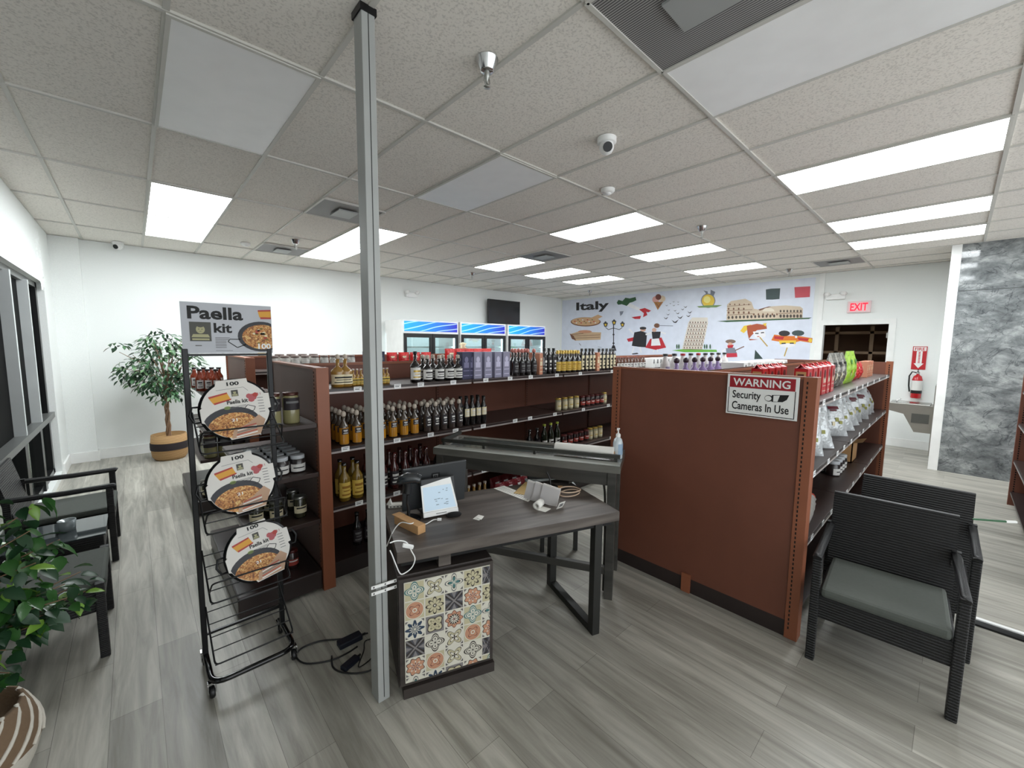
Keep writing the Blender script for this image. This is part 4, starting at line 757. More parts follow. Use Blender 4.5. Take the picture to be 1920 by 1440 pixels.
# patterned tiles
P0,P1=.028,.452; Z0,Z1=.085,.588; S=(P1-P0)/4.45
M=MB(); TB=mat('tile_cream',(214,210,196),.3); M.box(P0,P1,-.004,.0,Z0,Z1,TB); 
tc_=dict(teal=mat('tile_teal',(72,116,116),.35),ink=mat('tile_ink',(54,48,46),.35),ter=mat('tile_terra',(190,140,112),.35),slate=mat('tile_slate',(74,76,84),.35),grey=mat('tile_grey',(128,124,124),.35),navy=mat('tile_navy',(44,62,84),.35),sand=mat('tile_sand',(190,182,150),.35),maroon=mat('tile_maroon',(110,60,58),.35),cream=TB)
def tile(kind,cx,cz,s):
    lay=[0]
    def P(pts,c):
        lay[0]+=1; yy=-.0042-lay[0]*.00012; out=[]
        for a,b_ in pts:
            x=min(max(cx+a*s/2,P0),P1); z_=min(max(cz+b_*s/2,Z0),Z1); out.append((x,yy,z_))
        M.poly(out,tc_[c])
    def rose(n,r0_,r1,ph=0,k=1): return [((r0_+(r1-r0_)*(.5+.5*math.cos(n*(a-ph))))*math.cos(a),(r0_+(r1-r0_)*(.5+.5*math.cos(n*(a-ph))))*math.sin(a)) for a in [2*PI*i/48 for i in range(48)]]
    if kind not in 'X':
        for qx in (-1,1):
            for qz in (-1,1): P([(qx*.93,qz*.93),(qx*.93,qz*.62),(qx*.78,qz*.78),(qx*.62,qz*.93)],'grey'); P([(qx*.93,qz*.93),(qx*.93,qz*.76),(qx*.76,qz*.93)],'ink')
    sq=[(-.93,-.93),(.93,-.93),(.93,.93),(-.93,.93)]
    if kind=='X':
        P(sq,'slate')
        for a in range(4):
            r_=Matrix.Rotation(a*PI/2,2)
            for o_,c in ((.0,'grey'),(.3,'slate'),(.55,'grey')): P([tuple(r_@Vector(q)) for q in ((.12+o_*.4,0+.02),(.93,.8-o_),(.93,-.8+o_),(.12+o_*.4,-.02))],c if o_ else 'ink')
        P(L(-.93,-.93,.93,.93,.16),'grey'); P(L(-.93,.93,.93,-.93,.16),'grey')
    elif kind in('D','Dk'):
        a,b_=('teal','cream') if kind=='D' else ('ink','cream')
        P(sq,'sand' if kind=='D' else 'cream'); P(rose(4,.62,1.0),a); P(rose(4,.54,.86),b_); P(rose(4,.48,.76),a); P(rose(4,.4,.66),b_); P(rose(8,.1,.56),a); P(rose(8,.05,.36),b_); P(circ(0,0,.1,.1,8),a)
    elif kind=='F':
        P(rose(4,.42,1.0,PI/4),'ink'); P(rose(4,.36,.93,PI/4),'sand'); P(rose(4,.1,.62,PI/4),'ink'); P(rose(4,.06,.54,PI/4),'cream'); P(rose(4,.05,.3),'ink')
    elif kind=='Q':
        P(rose(4,.4,.98),'slate'); P(rose(4,.33,.88),'cream'); P(rose(4,.12,.7),'ink'); P(rose(4,.08,.6),'teal'); P(rose(8,.03,.25),'cream')
    elif kind=='O':
        P(sq,'sand'); P(circ(0,0,.93,.93,24),'cream'); P(circ(0,0,.86,.86,24),'ter'); P(rose(4,.34,.66,PI/4),'maroon'); P(rose(4,.29,.58,PI/4),'ter'); P(circ(0,0,.24,.24,12),'cream'); P(circ(0,0,.14,.14,10),'ter')
    elif kind=='S':
        P(rose(8,.55,1.0),'navy'); P(rose(12,.22,.62),'cream'); P(rose(12,.1,.4),'navy'); P(circ(0,0,.12,.12,8),'cream')
    elif kind=='R':
        P(rose(8,.74,.98),'maroon'); P(rose(8,.66,.9),'ter'); P(rose(16,.45,.68),'ink'); P(rose(12,.2,.58),'cream'); P(rose(6,.05,.25),'maroon')
    elif kind=='G':
        P(sq,'grey'); P(rose(4,.7,.98,PI/4),'ink'); P(rose(4,.6,.88,PI/4),'sand'); P(rose(8,.3,.66),'ink'); P(rose(8,.25,.56),'sand'); P(circ(0,0,.15,.15,10),'ink')
    elif kind=='K':
        P(rose(8,.76,1.0,PI/8),'ink'); P(rose(8,.7,.92,PI/8),'ter'); P(rose(8,.12,.66),'cream'); P(rose(8,.05,.5),'maroon'); P(rose(4,.05,.24),'ter')
    elif kind=='C':
        P(sq,'sand'); P(rose(4,.05,.96),'ink'); P(rose(4,.02,.8),'sand'); P(rose(4,.05,.9,PI/4),'ink'); P(rose(4,.02,.7,PI/4),'sand'); P(circ(0,0,.2,.2,10),'ink'); P(circ(0,0,.1,.1,8),'cream')
rows_=['DFQCX','OCXKF','SGRDQ','XDkFOK','K O F Dk X','Q S G K F']
rows_=[['D','F','Q','C','X'],['O','C','X','K','C'],['S','G','R','D','Q'],['X','Dk','F','O','K'],['K','O','F','Dk','X'],['Q','S','G','K','D']]
for r_,rw in enumerate(rows_):
    for c_,kd in enumerate(rw):
        cx=P0+S*(c_+.5); cz=Z1-S*(r_+.5)
        if cz+S/2<Z0: continue
        tile(kd,cx,cz,S*.99)
M.build('patterned_tiles',dr)
def dpt(x,y,z=DZT): return at_z(x,y,z)
# ------------------------------------------------------------------ tall counter table
A=Vector((1.60,2.60,0)); B=Vector((2.245,1.405,0)); u=(B-A).normalized(); LT=(B-A).length; crz=math.atan2(u.y,u.x)
t=thing('counter_table','tall grey counter table with a low guard rail, behind the desk','table',(A.x,A.y,0),crz); CZ=.92; CD=.46
M=MB(); M.box(0,LT,0,.13,CZ-.05,CZ,COUNTW,.002); M.box(0,LT,.4,CD,CZ-.05,CZ,COUNTW); M.box(0,.06,.13,.4,CZ-.05,CZ,COUNTW); M.box(LT-.06,LT,.13,.4,CZ-.05,CZ,COUNTW); M.box(.05,LT-.05,.12,.41,CZ-.045,CZ-.006,mat('green_grey_inlay',(62,68,66),.2,spec=.7)); M.build('tabletop',t); M=MB(); M.box(.004,LT-.004,.004,.088,CZ,CZ+.002,mat('counter_sheen',(172,174,168),.3)); M.build('sheen_strip',t)  # bright reflection along the counter front put in as a pale strip
M=MB(); M.box(.03,LT-.03,.02,.05,CZ-.14,CZ-.05,LGW); M.box(.03,LT-.03,CD-.06,CD-.02,CZ-.14,CZ-.05,LGW); M.build('apron',t)
RM=mat('rail_gunmetal',(58,58,54),.35,.4); M=MB(); M.box(.02,LT-.01,.09,.112,CZ+.024,CZ+.05,RM,.002)
M.box(.02,.042,.09,.4,CZ+.024,CZ+.05,RM); M.build('guard_rail',t)
for k in (.03,.36,.75,LT-.045):
    M=MB(); M.box(k,k+.018,.092,.11,CZ,CZ+.026,RM); M.build('rail_post',t)
for x in (.02,LT-.08):
    for y in (.01,CD-.07):
        M=MB(); M.box(x,x+.055,y,y+.055,0,CZ-.05,LGW,.002); M.build('leg',t)
M=MB(); M.box(.07,LT-.07,.015,.05,.17,.22,LGW); M.build('stretcher',t)
def cpt(a,b_,z): return A+u*a+Vector((-u.y,u.x,0))*b_+Vector((0,0,z))
# paper roll and sanitizer on it
t=thing('paper_roll','white paper towel roll lying along the counter guard rail','paper roll',cpt(LT-.26,.16,CZ),crz); M=MB(); M.T=Matrix.Translation((0,0,.042))@Matrix.Rotation(PI/2,4,'Y')@Matrix.Scale(1.2,4); M.lathe([(.012,-.17),(.033,-.17),(.035,-.165),(.035,.165),(.033,.17),(.012,.17)],PAPER,20); M.build('roll',t); M=MB(); M.T=Matrix.Translation((0,0,.042))@Matrix.Rotation(PI/2,4,'Y')@Matrix.Scale(1.2,4); M.lathe([(.0125,.15),(.0125,.172),(.009,.172)],KRAFT,12); M.build('core',t)
t=thing('hand_sanitizer','clear pump bottle of hand sanitizer at the counter corner','bottle',cpt(LT-.035,.2,CZ),crz+1.57); M=MB(); M.lathe([(0,0),(.03,0),(.033,.006),(.033,.11),(.026,.135),(.013,.148),(.013,.155),(0,.155)],gl('sanitizer_plastic',(204,214,220),.15),20); M.build('bottle_body',t)
M=MB(); strip(M,.03,.033,mat('sanitizer_label',(150,176,200),.4),9,.9,.001,.075); strip(M,.06,.033,mat('sanitizer_mark',(60,76,120),.4),9,.2,.002,.018); M.build('label',t)
M=MB(); M.lathe([(.016,.15),(.016,.168),(.008,.175),(.005,.178),(.005,.2),(.01,.202),(.01,.21),(0,.212)],WHT,14); M.box(-.05,.0,-.006,.006,.203,.211,WHT); M.build('pump',t)
# chair behind the table
t=thing('side_chair','chair with pale grey seat standing behind the counter table','chair',(2.6,2.27,0),-.62); M=MB(); M.box(-.22,.2,-.24,.24,.43,.47,mat('pale_seat',(176,182,182),.4),.02); M.build('seat',t)
for sx in (-1,1):
    for sy_ in (-1,1): M=MB(); M.box(sx*.14-.015,sx*.14+.015,sy_*.2-.015,sy_*.2+.015,0,.43,LG); M.build('leg',t)
M=MB(); M.box(-.2,.2,.21,.24,.47,.8,LG,.01); M.build('backrest',t)
# ------------------------------------------------------------------ desk items
def loc(o,p): o.location=p; return o
n_=Vector((-math.sin(drz),math.cos(drz),0)); du=Vector((math.cos(drz),math.sin(drz),0))
t=thing('register_terminal','dark grey point of sale screen seen from behind with square emblem','monitor',dpt(815,940)+Vector((.02,.06,0)),drz+.16); t.location=(1.235,2.0,DZT)
M=MB(); M.T=Matrix.Rotation(.12,4,'X'); MG_=mat('terminal_grey',(56,58,60),.4); M.box(-.19,.19,-.008,.008,.02,.27,MG_,.004); sc_=M.build('screen_housing',t)
M=MB(); M.T=Matrix.Rotation(.12,4,'X'); M.box(-.028,.022,-.0092,-.0085,.18,.225,BLKP); M.box(-.018,.012,-.0098,-.0092,.189,.216,mat('emblem_grey',(110,110,110),.5)); M.box(-.012,.006,-.0102,-.0098,.195,.21,BLKP); M.box(-.007,.001,-.0106,-.0102,.2,.205,MATS['emblem_grey']); M.build('emblem',sc_)
M=MB(); M.box(-.09,.09,-.05,.12,0,.012,MG_,.004); M.box(-.04,.04,0,.03,.012,.08,MG_); M.build('stand',t)
t=thing('customer_tablet','white customer-facing tablet with a lit screen on the desk','tablet',(1.2,1.875,DZT),drz+.08)
M=MB(); M.T=Matrix.Rotation(-.3,4,'X'); M.box(-.1,.1,-.008,.008,.01,.215,BLKP,.006); hs=M.build('housing',t)
M=MB(); M.T=Matrix.Rotation(-.3,4,'X'); yy=-.0092; M.slab([(-.099,yy,.012),(.099,yy,.012),(.099,yy,.05),(.075,yy,.205),(.03,yy,.2),(-.099,yy,.178)],(0,.001,0),WHT); M.box(-.1,.1,-.016,.0,.008,.035,WHT,.004); M.build('front_plate',hs)
M=MB(); M.T=Matrix.Rotation(-.3,4,'X'); yy=-.0096; M.slab([(-.09,yy,.04),(.09,yy,.04),(.072,yy,.168),(-.09,yy,.168)],(0,.0003,0),mat('lit_screen',(178,198,214),.4,emit=.12))
for k in range(14): a=random.uniform(-.05,.05); z_=random.uniform(.06,.15); M.box(a,a+random.uniform(.004,.016),yy-.0003,yy-.0001,z_,z_+.004,mat('screen_print',(130,146,160),.5))
M.box(-.03,.03,-.017,-.0161,.018,.022,GREY); M.build('screen',hs)
M=MB(); M.slab([(-.04,.02,0),(-.04,.11,0),(-.04,.06,.14)],(.08,0,0),BLKP); M.build('stand',t)
t=thing('barcode_scanner','black barcode scanner on a round weighted stand','scanner',(1.045,1.955,DZT),drz-.2); M=MB(); M.lathe([(.065,0),(.066,.006),(.05,.014),(.012,.018),(0,.018)],BLKP,24); M.build('base',t)
M=MB(); M.tube([(0,0,.015),(.002,0,.06),(-.004,0,.1),(0,0,.14)],.009,BLKP,10); M.build('neck',t)
M=MB(); M.T=Matrix.Translation((0,0,.15)); M.tube([(-.005,0,0),(0,0,.03),(.0,0,.06)],[.022,.02,.024],BLKP,12); M.tube([(-.05,0,.055),(-.035,0,.075),(.0,0,.082),(.04,0,.08),(.062,0,.07)],[.012,.026,.032,.03,.028],mat('scanner_gloss',(40,44,48),.2,spec=.8),14); M.build('head',t)
M=MB(); M.T=Matrix.Translation((.062,0,.22)); M.box(-.002,.006,-.02,.02,-.014,.016,DGLASS); M.build('window',t)
t=thing('cardboard_box','small tan cardboard box on the near left desk corner','box',Vector((1.0,1.86,DZT)),-1.43); M=MB(); M.box(-.1,.1,-.024,.024,0,.045,KRAFT,.002); M.build('box_body',t); M=MB(); M.box(-.12,-.07,-.024,.024,.045,.047,KRAFT); M.build('flap',t)
def curve(name,label,cat,pts,r_,m,plug=None):
    o=thing(name,label,cat,pts[0]); M=MB(); base=Vector(pts[0]); P_=[Vector(p)-base for p in pts]; Q=[]
    for i in range(len(P_)-1):
        p0=P_[max(i-1,0)];p1=P_[i];p2=P_[i+1];p3=P_[min(i+2,len(P_)-1)]
        for k in range(6):
            s=k/6; Q.append(.5*((2*p1)+(p2-p0)*s+(2*p0-5*p1+4*p2-p3)*s*s+(3*p1-p0-3*p2+p3)*s**3))
    Q.append(P_[-1]); M.tube(Q,r_,m,7); M.build('wire',o)
    if plug:
        M=MB(); M.bar(P_[-1],P_[-1]+(P_[-1]-Q[-2]).normalized()*plug[0],plug[1],plug[1]*.6,plug[2]); M.build('plug',o)
    return o
z1=DZT+.006
curve('charging_cable','white charging cable looping over the tan box with a plug','cable',[dpt(727,1018,.7)+Vector((-.02,-.03,0)),dpt(738,995,.75),dpt(752,980,.78),dpt(770,982,.79),dpt(783,978,z1+.02),dpt(797,983,z1),dpt(812,975,z1),dpt(820,974,z1)],.0028,WHT,(.022,.016,WHT))
curve('hanging_cable','white cable with inline switch hanging off the desk corner','cable',[at_y(x,y,1.62) for x,y in ((731,1018),(745,1014),(762,1017),(772,1034),(778,1048),(772,1064),(758,1075),(750,1075),(742,1058),(735,1040),(731,1032))],.0028,WHT)
M=MB(); M.T=Matrix.Translation(at_y(765,1024,1.615))@Matrix.Rotation(drz-.1,4,'Z')@Matrix.Rotation(.35,4,'Y'); M.box(-.025,.025,-.008,.008,-.008,.008,WHT,.003); tag(M.build('inline_switch'),'white inline switch block on the hanging cable','switch')
for k,zz in enumerate((.585,.555)):
    t=thing('metal_bracket','thin white perforated strip fixed across the pole, %s one'%('upper','lower')[k],'bracket',(.745,1.712,zz)); M=MB(); M.T=Matrix.Rotation(-.14,4,'Z')@Matrix.Rotation(-.0,4,'Y'); M.box(-.02,.1,-.004,.0,0,.014,WHT); M.build('strip',t); M=MB(); M.T=Matrix.Rotation(-.14,4,'Z')
    for q in (-.012,.04,.085): M.box(q,q+.006,-.0048,-.004,.004,.01,BLKP)
    M.build('holes',t)
t=thing('eyeglasses_case','small black rounded pouch in front of the tablet','pouch',dpt(851,968),drz); M=MB(); M.lathe([(0,0),(.03,.001),(.036,.01),(.028,.02),(0,.024)],mat('black_felt',(16,15,15),.9,bump=(80,.5,.004)),16,sx=1.25,sy=.6); M.build('pouch_body',t)
M=MB(); M.T=Matrix.Translation(dpt(897,971))@Matrix.Rotation(.4,4,'Z'); M.slab([(-.03,-.02,0),(.03,-.02,0),(.034,.018,0),(-.026,.02,0)],(0,0,.002),PAPER); M.slab([(-.02,-.028,.002),(.01,-.025,.002),(0,.0,.006),(-.015,.0,.004)],(0,0,.002),PAPER); tag(M.build('torn_paper'),'small torn white paper scrap alone in mid desk','paper')
t=thing('label_roll','small torn-off roll of white labels behind the scanner','paper roll',dpt(742,950),drz-.25); M=MB(); M.box(-.04,.09,-.025,.02,0,.02,PAPER,.004); M.slab([(-.05,-.02,.02),(-.02,-.02,.02),(-.03,-.02,.05)],(0,.03,0),PAPER); M.build('strip',t); M=MB()
for k in range(6): M.box(-.03+k*.02,-.02+k*.02,-.0258,-.025,.006,.013,GREY)
M.build('print',t)
def flatpaper(name,label,pts,m,zoff=.0,th=.0015,lines=0):
    P_=[dpt(x,y,DZT+.001+zoff) for x,y in pts]; M=MB(); b0=P_[0].copy(); M.slab([p-b0 for p in P_],(0,0,th),m)
    for k in range(lines):
        s=(k+1)/(lines+1); a=P_[0].lerp(P_[1],s)-b0; c=P_[3].lerp(P_[2],s)-b0; q0=a.lerp(c,.15); q1=a.lerp(c,.8); M.bar(q0+Vector((0,0,th+.0002)),q1+Vector((0,0,th+.0002)),.003,.0003,GREY)
    o=M.build(name); o.location=b0; tag(o,label,'paper'); return o
flatpaper('receipt','long white receipt lying flat under the kraft envelope',[(926,916),(990,941),(1001,933),(945,911)],PAPER,lines=16)
flatpaper('kraft_envelope','tan kraft envelope left of the paper holder',[(963,925),(1003,931),(1010,905),(985,904)],mat('tan_envelope',(196,166,112),.7),.003)
flatpaper('kraft_bag','kraft paper bag lying behind the white papers',[(1035,934),(1041,932),(1055,911),(1028,911)],KRAFT,.004)
hp=dpt(1068,927); t=thing('bag_handle','pale twisted paper bag handle loop right of the papers','handle',hp); M=MB(); M.tube([(.085*math.cos(a),.055*math.sin(a),.02+.018*math.sin(a*.5)) for a in [2*PI*k/24 for k in range(24)]],.004,mat('paper_cord',(196,172,150),.8),7,True); M.tube([(.08*math.cos(a),.05*math.sin(a),.01) for a in [2*PI*k/24 for k in range(24)]],.004,MATS['paper_cord'],7,True); M.build('cord',t)
# leaning stack of cards
bp_=dpt(1030,948)
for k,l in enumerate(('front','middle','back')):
    t=thing('white_card_stack','leaning white card stack on the desk, %s one'%l,'card',bp_+du*(.0-.03*k)+n_*(.012+.045*k),drz-.8,group='leaning white cards'); M=MB(); M.T=Matrix.Rotation(-.16,4,'X')@Matrix.Rotation(.18,4,'Y'); M.box(-.06,.05,-.004,.006,0,.115,mat('card_white',(214,210,206),.6)); M.build('cards',t); M=MB(); M.T=Matrix.Rotation(-.16,4,'X')@Matrix.Rotation(.18,4,'Y'); M.box(-.06,.05,-.0048,-.004,.0,.105,mat('card_shaded',(196,192,192),.6)); M.build('shaded_face',t)  # greyer layer paints the shaded front face of each card stack
t=thing('receipt_roll','thermal paper roll lying on its side in front of cards','paper roll',dpt(1010,952),drz-.9); M=MB(); M.T=Matrix.Translation((0,0,.022))@Matrix.Rotation(PI/2,4,'X'); M.lathe([(.01,-.035),(.022,-.035),(.022,.035),(.01,.035),(.01,-.035)],PAPER,20); M.build('roll',t); M=MB(); M.slab([(.0,.03,0),(.07,.02,0),(.06,-.04,0),(.0,-.035,0)],(0,0,.0015),PAPER); M.build('loose_end',t)
t=thing('price_label_sheet','small folded printed card right of the card stack','card',dpt(1049,953),drz+.3); M=MB(); M.T=Matrix.Rotation(.5,4,'X'); M.box(-.025,.025,0,.002,0,.05,PAPER); M.build('sheet',t); M=MB(); M.T=Matrix.Rotation(.5,4,'X'); M.box(-.014,.014,-.0008,0,.015,.04,GREY); M.build('print',t)
t=thing('black_stand','small black round-based stand at the back of the desk','stand',(2.02,1.83,DZT-.0),drz+.1); M=MB(); M.lathe([(.05,0),(.05,.008),(0,.01)],BLKP,18); M.tube([(0,0,.005),(0,.01,.06),(-.01,.03,.1)],.006,BLKP,8); M.build('stand',t); t.location=(2.0,1.78,DZT)
curve('extension_cord','dark cord arching down beside the counter leg','cord',[Vector((2.12,1.72,.76)),Vector((2.2,1.62,.84)),Vector((2.27,1.55,.78)),Vector((2.28,1.53,.5)),Vector((2.27,1.52,.02))],.008,mat('dark_cord',(60,58,52),.5))
# floor cables and adapters
ZF=.006
curve('floor_cable','long dark cable looping over the floor left of the pole','cable',[Vector((*at_z(x,y,ZF).xy,ZF)) for x,y in ((690,1187),(675,1190),(640,1198),(600,1202),(566,1215),(556,1232),(575,1244),(620,1238),(650,1225),(670,1212))],.0045,BLKP)
curve('adapter_cable','dark cable from the lower adapter toward the pole','cable',[Vector((*at_z(x,y,ZF).xy,ZF)) for x,y in ((622,1230),(624,1250),(640,1260),(670,1262),(698,1255),(700,1240))],.0045,BLKP)
curve('thin_cable','thin dark cable crossing between the two floor adapters','cable',[Vector((*at_z(x,y,ZF).xy,ZF)) for x,y in ((696,1198),(684,1203),(682,1220),(672,1250),(690,1240),(703,1226))],.003,BLKP)
for (x,y,a,s,l) in ((656,1205,-.1,1,'larger dark power adapter on the floor left of the pole'),(657,1247,.25,.75,'smaller dark power adapter on the floor by the pole')):
    t=thing('power_adapter',l,'power adapter',at_z(x,y,0),drz+a+.45); M=MB(); M.box(-.065*s,.065*s,-.028*s,.028*s,0,.032*s,mat('adapter_navy',(20,24,38),.45),.006); M.build('brick',t); M=MB(); M.tube([(.06*s,0,.012),(.09*s,0,.012)],.006,BLKP,8); M.build('strain_relief',t)
# ------------------------------------------------------------------ paella display rack
t=thing('display_rack','black wire rack on casters holding the paella kits','rack',(.36,2.42,0)); RX=t.location.x; RY=t.location.y
xa,xb=-.182,.172; yb=.08
for x in (xa,xb): M=MB(); M.box(x-.012,x+.012,yb-.012,yb+.012,.05,1.66,BLACK,.003); M.build('post',t)
def rnd_path(pts,r_=.05,k=5):
    out=[];P_=[Vector(p) for p in pts]
    for i,p in enumerate(P_):
        if i in(0,len(P_)-1): out.append(p); continue
        a=(P_[i-1]-p).normalized()*r_; b_=(P_[i+1]-p).normalized()*r_
        for j in range(k+1): s=j/k; out.append((p+a)*(1-s)**2+2*s*(1-s)*p+(p+b_)*s*s)
    return out
M=MB(); M.tube(rnd_path([(xa,yb,.09),(xa,-.17,.09),(xb+.0,-.17,.09),(xb,yb,.09)],.07),.014,mat('gloss_black',(14,15,18),.12,.4,coat=.6),10); M.build('base_loop',t)
def wheel(x,y):
    M=MB(); M.T=Matrix.Translation((x,y,.028)); 
    M.T=M.T@Matrix.Rotation(PI/2,4,'Y'); M.lathe([(.006,-.011),(.024,-.011),(.028,-.006),(.028,.006),(.024,.011),(.006,.011)],BLKP,18); M.lathe([(0,-.013),(.01,-.013),(.01,.013),(0,.013)],CHROME,12); w_=M.build('caster',t)
    M=MB(); M.T=Matrix.Translation((x,y,0)); M.box(-.017,-.014,-.015,.02,.028,.07,CHROME); M.box(.014,.017,-.015,.02,.028,.07,CHROME); M.box(-.017,.017,-.01,.02,.068,.078,CHROME); M.build('caster_fork',w_)
for x,y in ((xa,-.13),(xb,-.13),(xa,yb+.06),(xb,yb+.06)): wheel(x,y)
M=MB(); M.bar((xa,yb,.08),(xa,yb+.07,.08),.02,.02,BLACK); M.bar((xb,yb,.08),(xb,yb+.07,.08),.02,.02,BLACK); M.build('caster_arm',t)
M=MB(); M.bar((xa,yb,.2),(xb,yb,.2),.012,.012,BLACK); M.build('cross_bar',t); M=MB(); M.bar((xa,yb,1.63),(xb,yb,1.63),.012,.012,BLACK); M.build('cross_bar',t)
def wshelf(z,fr):   # sloping wire shelf, low at the front
    M=MB(); y0,y1=yb-.01,-.2; z0,z1_=z+.12,z
    for s in range(5):
        f=s/4; y=y0+(y1-y0)*f; zz=z0+(z1_-z0)*f; M.tube([(xa+.012,y,zz),(xb-.012,y,zz)],.0028,BLACK,6)
    M.tube(rnd_path([(xa+.012,y0,z0+.03),(xa+.012,y1,z1_),(xb-.012,y1,z1_),(xb-.012,y0,z0+.03)],.02,3),.004,BLACK,7)
    if fr:
        M.tube(rnd_path([(xa+.012,y1+.05,z1_+.03),(xa+.02,y1-.01,z1_+.1),(xb-.02,y1-.01,z1_+.1),(xb-.012,y1+.05,z1_+.03)],.02,3),.004,BLACK,7)
    M.build('wire_shelf',t)
for z_,fr in ((1.2,1),(.83,1),(.5,1),(.2,0)): wshelf(z_,fr)
def _rice(nt,b,new,link):
    tc=new('ShaderNodeTexCoord'); v=new('ShaderNodeTexNoise'); v.inputs['Scale'].default_value=70; v.inputs['Detail'].default_value=4; v.inputs['Distortion'].default_value=1.5; link(tc.outputs['Object'],v.inputs['Vector'])
    rp=new('ShaderNodeValToRGB'); e=rp.color_ramp.elements; e[0].position=.34; e[0].color=(lin(110),lin(62),lin(34),1); e[1].position=.68; e[1].color=(lin(232),lin(198),lin(130),1); k=e.new(.5); k.color=(lin(192),lin(124),lin(58),1); link(v.outputs[0],rp.inputs[0]); link(rp.outputs[0],b.inputs['Base Color']); b.inputs['Roughness'].default_value=.5
BX=mat('kit_white',(222,218,212),.4); ORG=tex_mat('kit_rice',_rice); PAN=mat('kit_pan',(44,44,50),.5); FLG=mat('kit_yellow',(222,160,50),.5); REDK=mat('kit_red',(176,56,48),.5); PNK=mat('kit_pink',(178,84,90),.5); EMB=mat('kit_emblem',(74,74,66),.5); SKIN=mat('kit_emblem_pale',(176,172,130),.5)
def emblem(M,cx,cz,s,y):
    M.box(cx-s,cx+s,y-.0006,y-.0001,cz-s*1.1,cz+s*1.1,EMB)
    def pp(pts,c,l): M.poly([(cx+a*s,y-.0008-l*.0002,cz+b_*s) for a,b_ in pts],c)
    pp(circ(0,.25,.42,.48,14),SKIN,0); pp([(-.7,-.3),(.7,-.3),(.85,-.65),(-.85,-.65)],SKIN,0); pp(circ(0,.62,.3,.14,8),EMB,1); pp(circ(-.15,.28,.06,.05,6),EMB,1); pp(circ(.15,.28,.06,.05,6),EMB,1); pp([(-.15,.05),(.15,.05),(0,0)],EMB,1); pp([(-.8,-.78),(.8,-.78),(.8,-.98),(-.8,-.98)],SKIN,1)
def kit():
    o=thing('paella_kit','','food kit'); R=.137; y=-.03
    M=MB(); M.T=Matrix.Rotation(PI/2,4,'X'); M.lathe([(0,-.03),(.125,-.03),(.144,.012),(.148,.014),(.148,.018),(0,.018)],mat('pan_steel',(34,34,36),.35,.5),36); M.build('pan',o)
    for s in (-1,1):
        M=MB(); M.tube([(s*.137,0,.035),(s*.165,-.01,.036),(s*.178,-.012,.0),(s*.165,-.01,-.036),(s*.137,0,-.035)],.005,BLACK,8); M.build('pan_handle',o)
    def arc(a0,a1,n=10): return [(math.cos(a0+(a1-a0)*i/n),math.sin(a0+(a1-a0)*i/n)) for i in range(n+1)]
    out=[(-.46,1.04),(.44,1.04),(.45,.9)]+arc(math.radians(60),math.radians(26),6)+[(1.04,.43),(1.04,-.1),(.94,-.12)]+arc(math.radians(-14),math.radians(-50),6)+[(.6,-.82),(.58,-1.0),(-.3,-1.02),(-.34,-.92)]+arc(math.radians(-118),math.radians(-160),7)+[(-1.02,-.3),(-1.02,.14),(-.94,.2)]+arc(math.radians(168),math.radians(120),8)
    M=MB(); M.slab([(a*R,y,b_*R) for a,b_ in out],(0,.012,0),BX); cd_=M.build('card_sleeve',o)
    M=MB()
    def P(pts,c,l=0): M.poly([(a*R,y-.0004-l*.0003,b_*R) for a,b_ in pts],c)
    def clipc(cx,cy,rx,ry,n=30): 
        r_=[]
        for a,b_ in circ(cx,cy,rx,ry,n):
            q=math.hypot(a,b_)
            if q>.99: a,b_=a/q*.99,b_/q*.99
            r_.append((a,b_))
        return r_
    P(clipc(-.2,-.5,.84,.6),PAN); P(clipc(-.17,-.56,.72,.46),ORG,1)
    P([(.25,-.55),(.62,-.3),(.8,-.5),(.58,-.98),(-.28,-.99),(-.2,-.72)],mat('kit_photo',(186,150,122),.5),2)
    for k in range(5): P(L(-.15+.02*k,-.95+.07*k,.5,-.88+.07*k,.03),(WHT,REDK,GREY)[k%3],3)
    P([(-.74,.5),(-.2,.6),(-.12,.36),(-.62,.26)],FLG); P([(-.74,.53),(-.2,.62),(-.2,.57),(-.72,.47)],REDK,1); P([(-.62,.3),(-.1,.39),(-.12,.34),(-.6,.24)],REDK,1)
    P(circ(.52,.35,.14,.12,9),PNK); P(circ(.42,.4,.09,.09,8),PNK,1); P(circ(.62,.42,.09,.08,8),REDK,1); P(circ(.48,.26,.1,.08,8),PNK,1)
    P(circ(-.26,.08,.1,.06,12),mat('kit_green',(140,160,90),.5))
    for k in range(6): P(L(.66,.3-.1*k,.84,.29-.1*k,.022),GREY)
    for k in range(3): P(L(-.2,.1-.03*k,.3,.12-.03*k,.012),GREY)
    P(L(-.5,.72,.3,.74,.012),GREY); P(L(.3,.74,.42,.6,.012),GREY)
    loop=[(.22,-.02),(.34,.1),(.56,.0),(.5,-.12),(.3,-.16)]
    for a,b_ in zip(loop,loop[1:]): P(L(*a,*b_,.02),INK,1)
    emblem(M,.02*R,.56*R,.1*R,y-.0004)
    def tx(s_,x,z_,w_,h_,c,b=0): put_text(M,s_,(x*R,y-.0012,z_*R),(w_*R,0,0),(0,0,h_*R),c,b)
    tx('100',-.17,.84,.36,.12,INK,.03); tx('Paella kit',-.25,.2,.62,.13,INK,.025); tx('21',.66,.4,.12,.08,PNK); tx('21',-.2,-.4,.16,.09,WHT,.02)
    M.build('front_print',cd_); return o
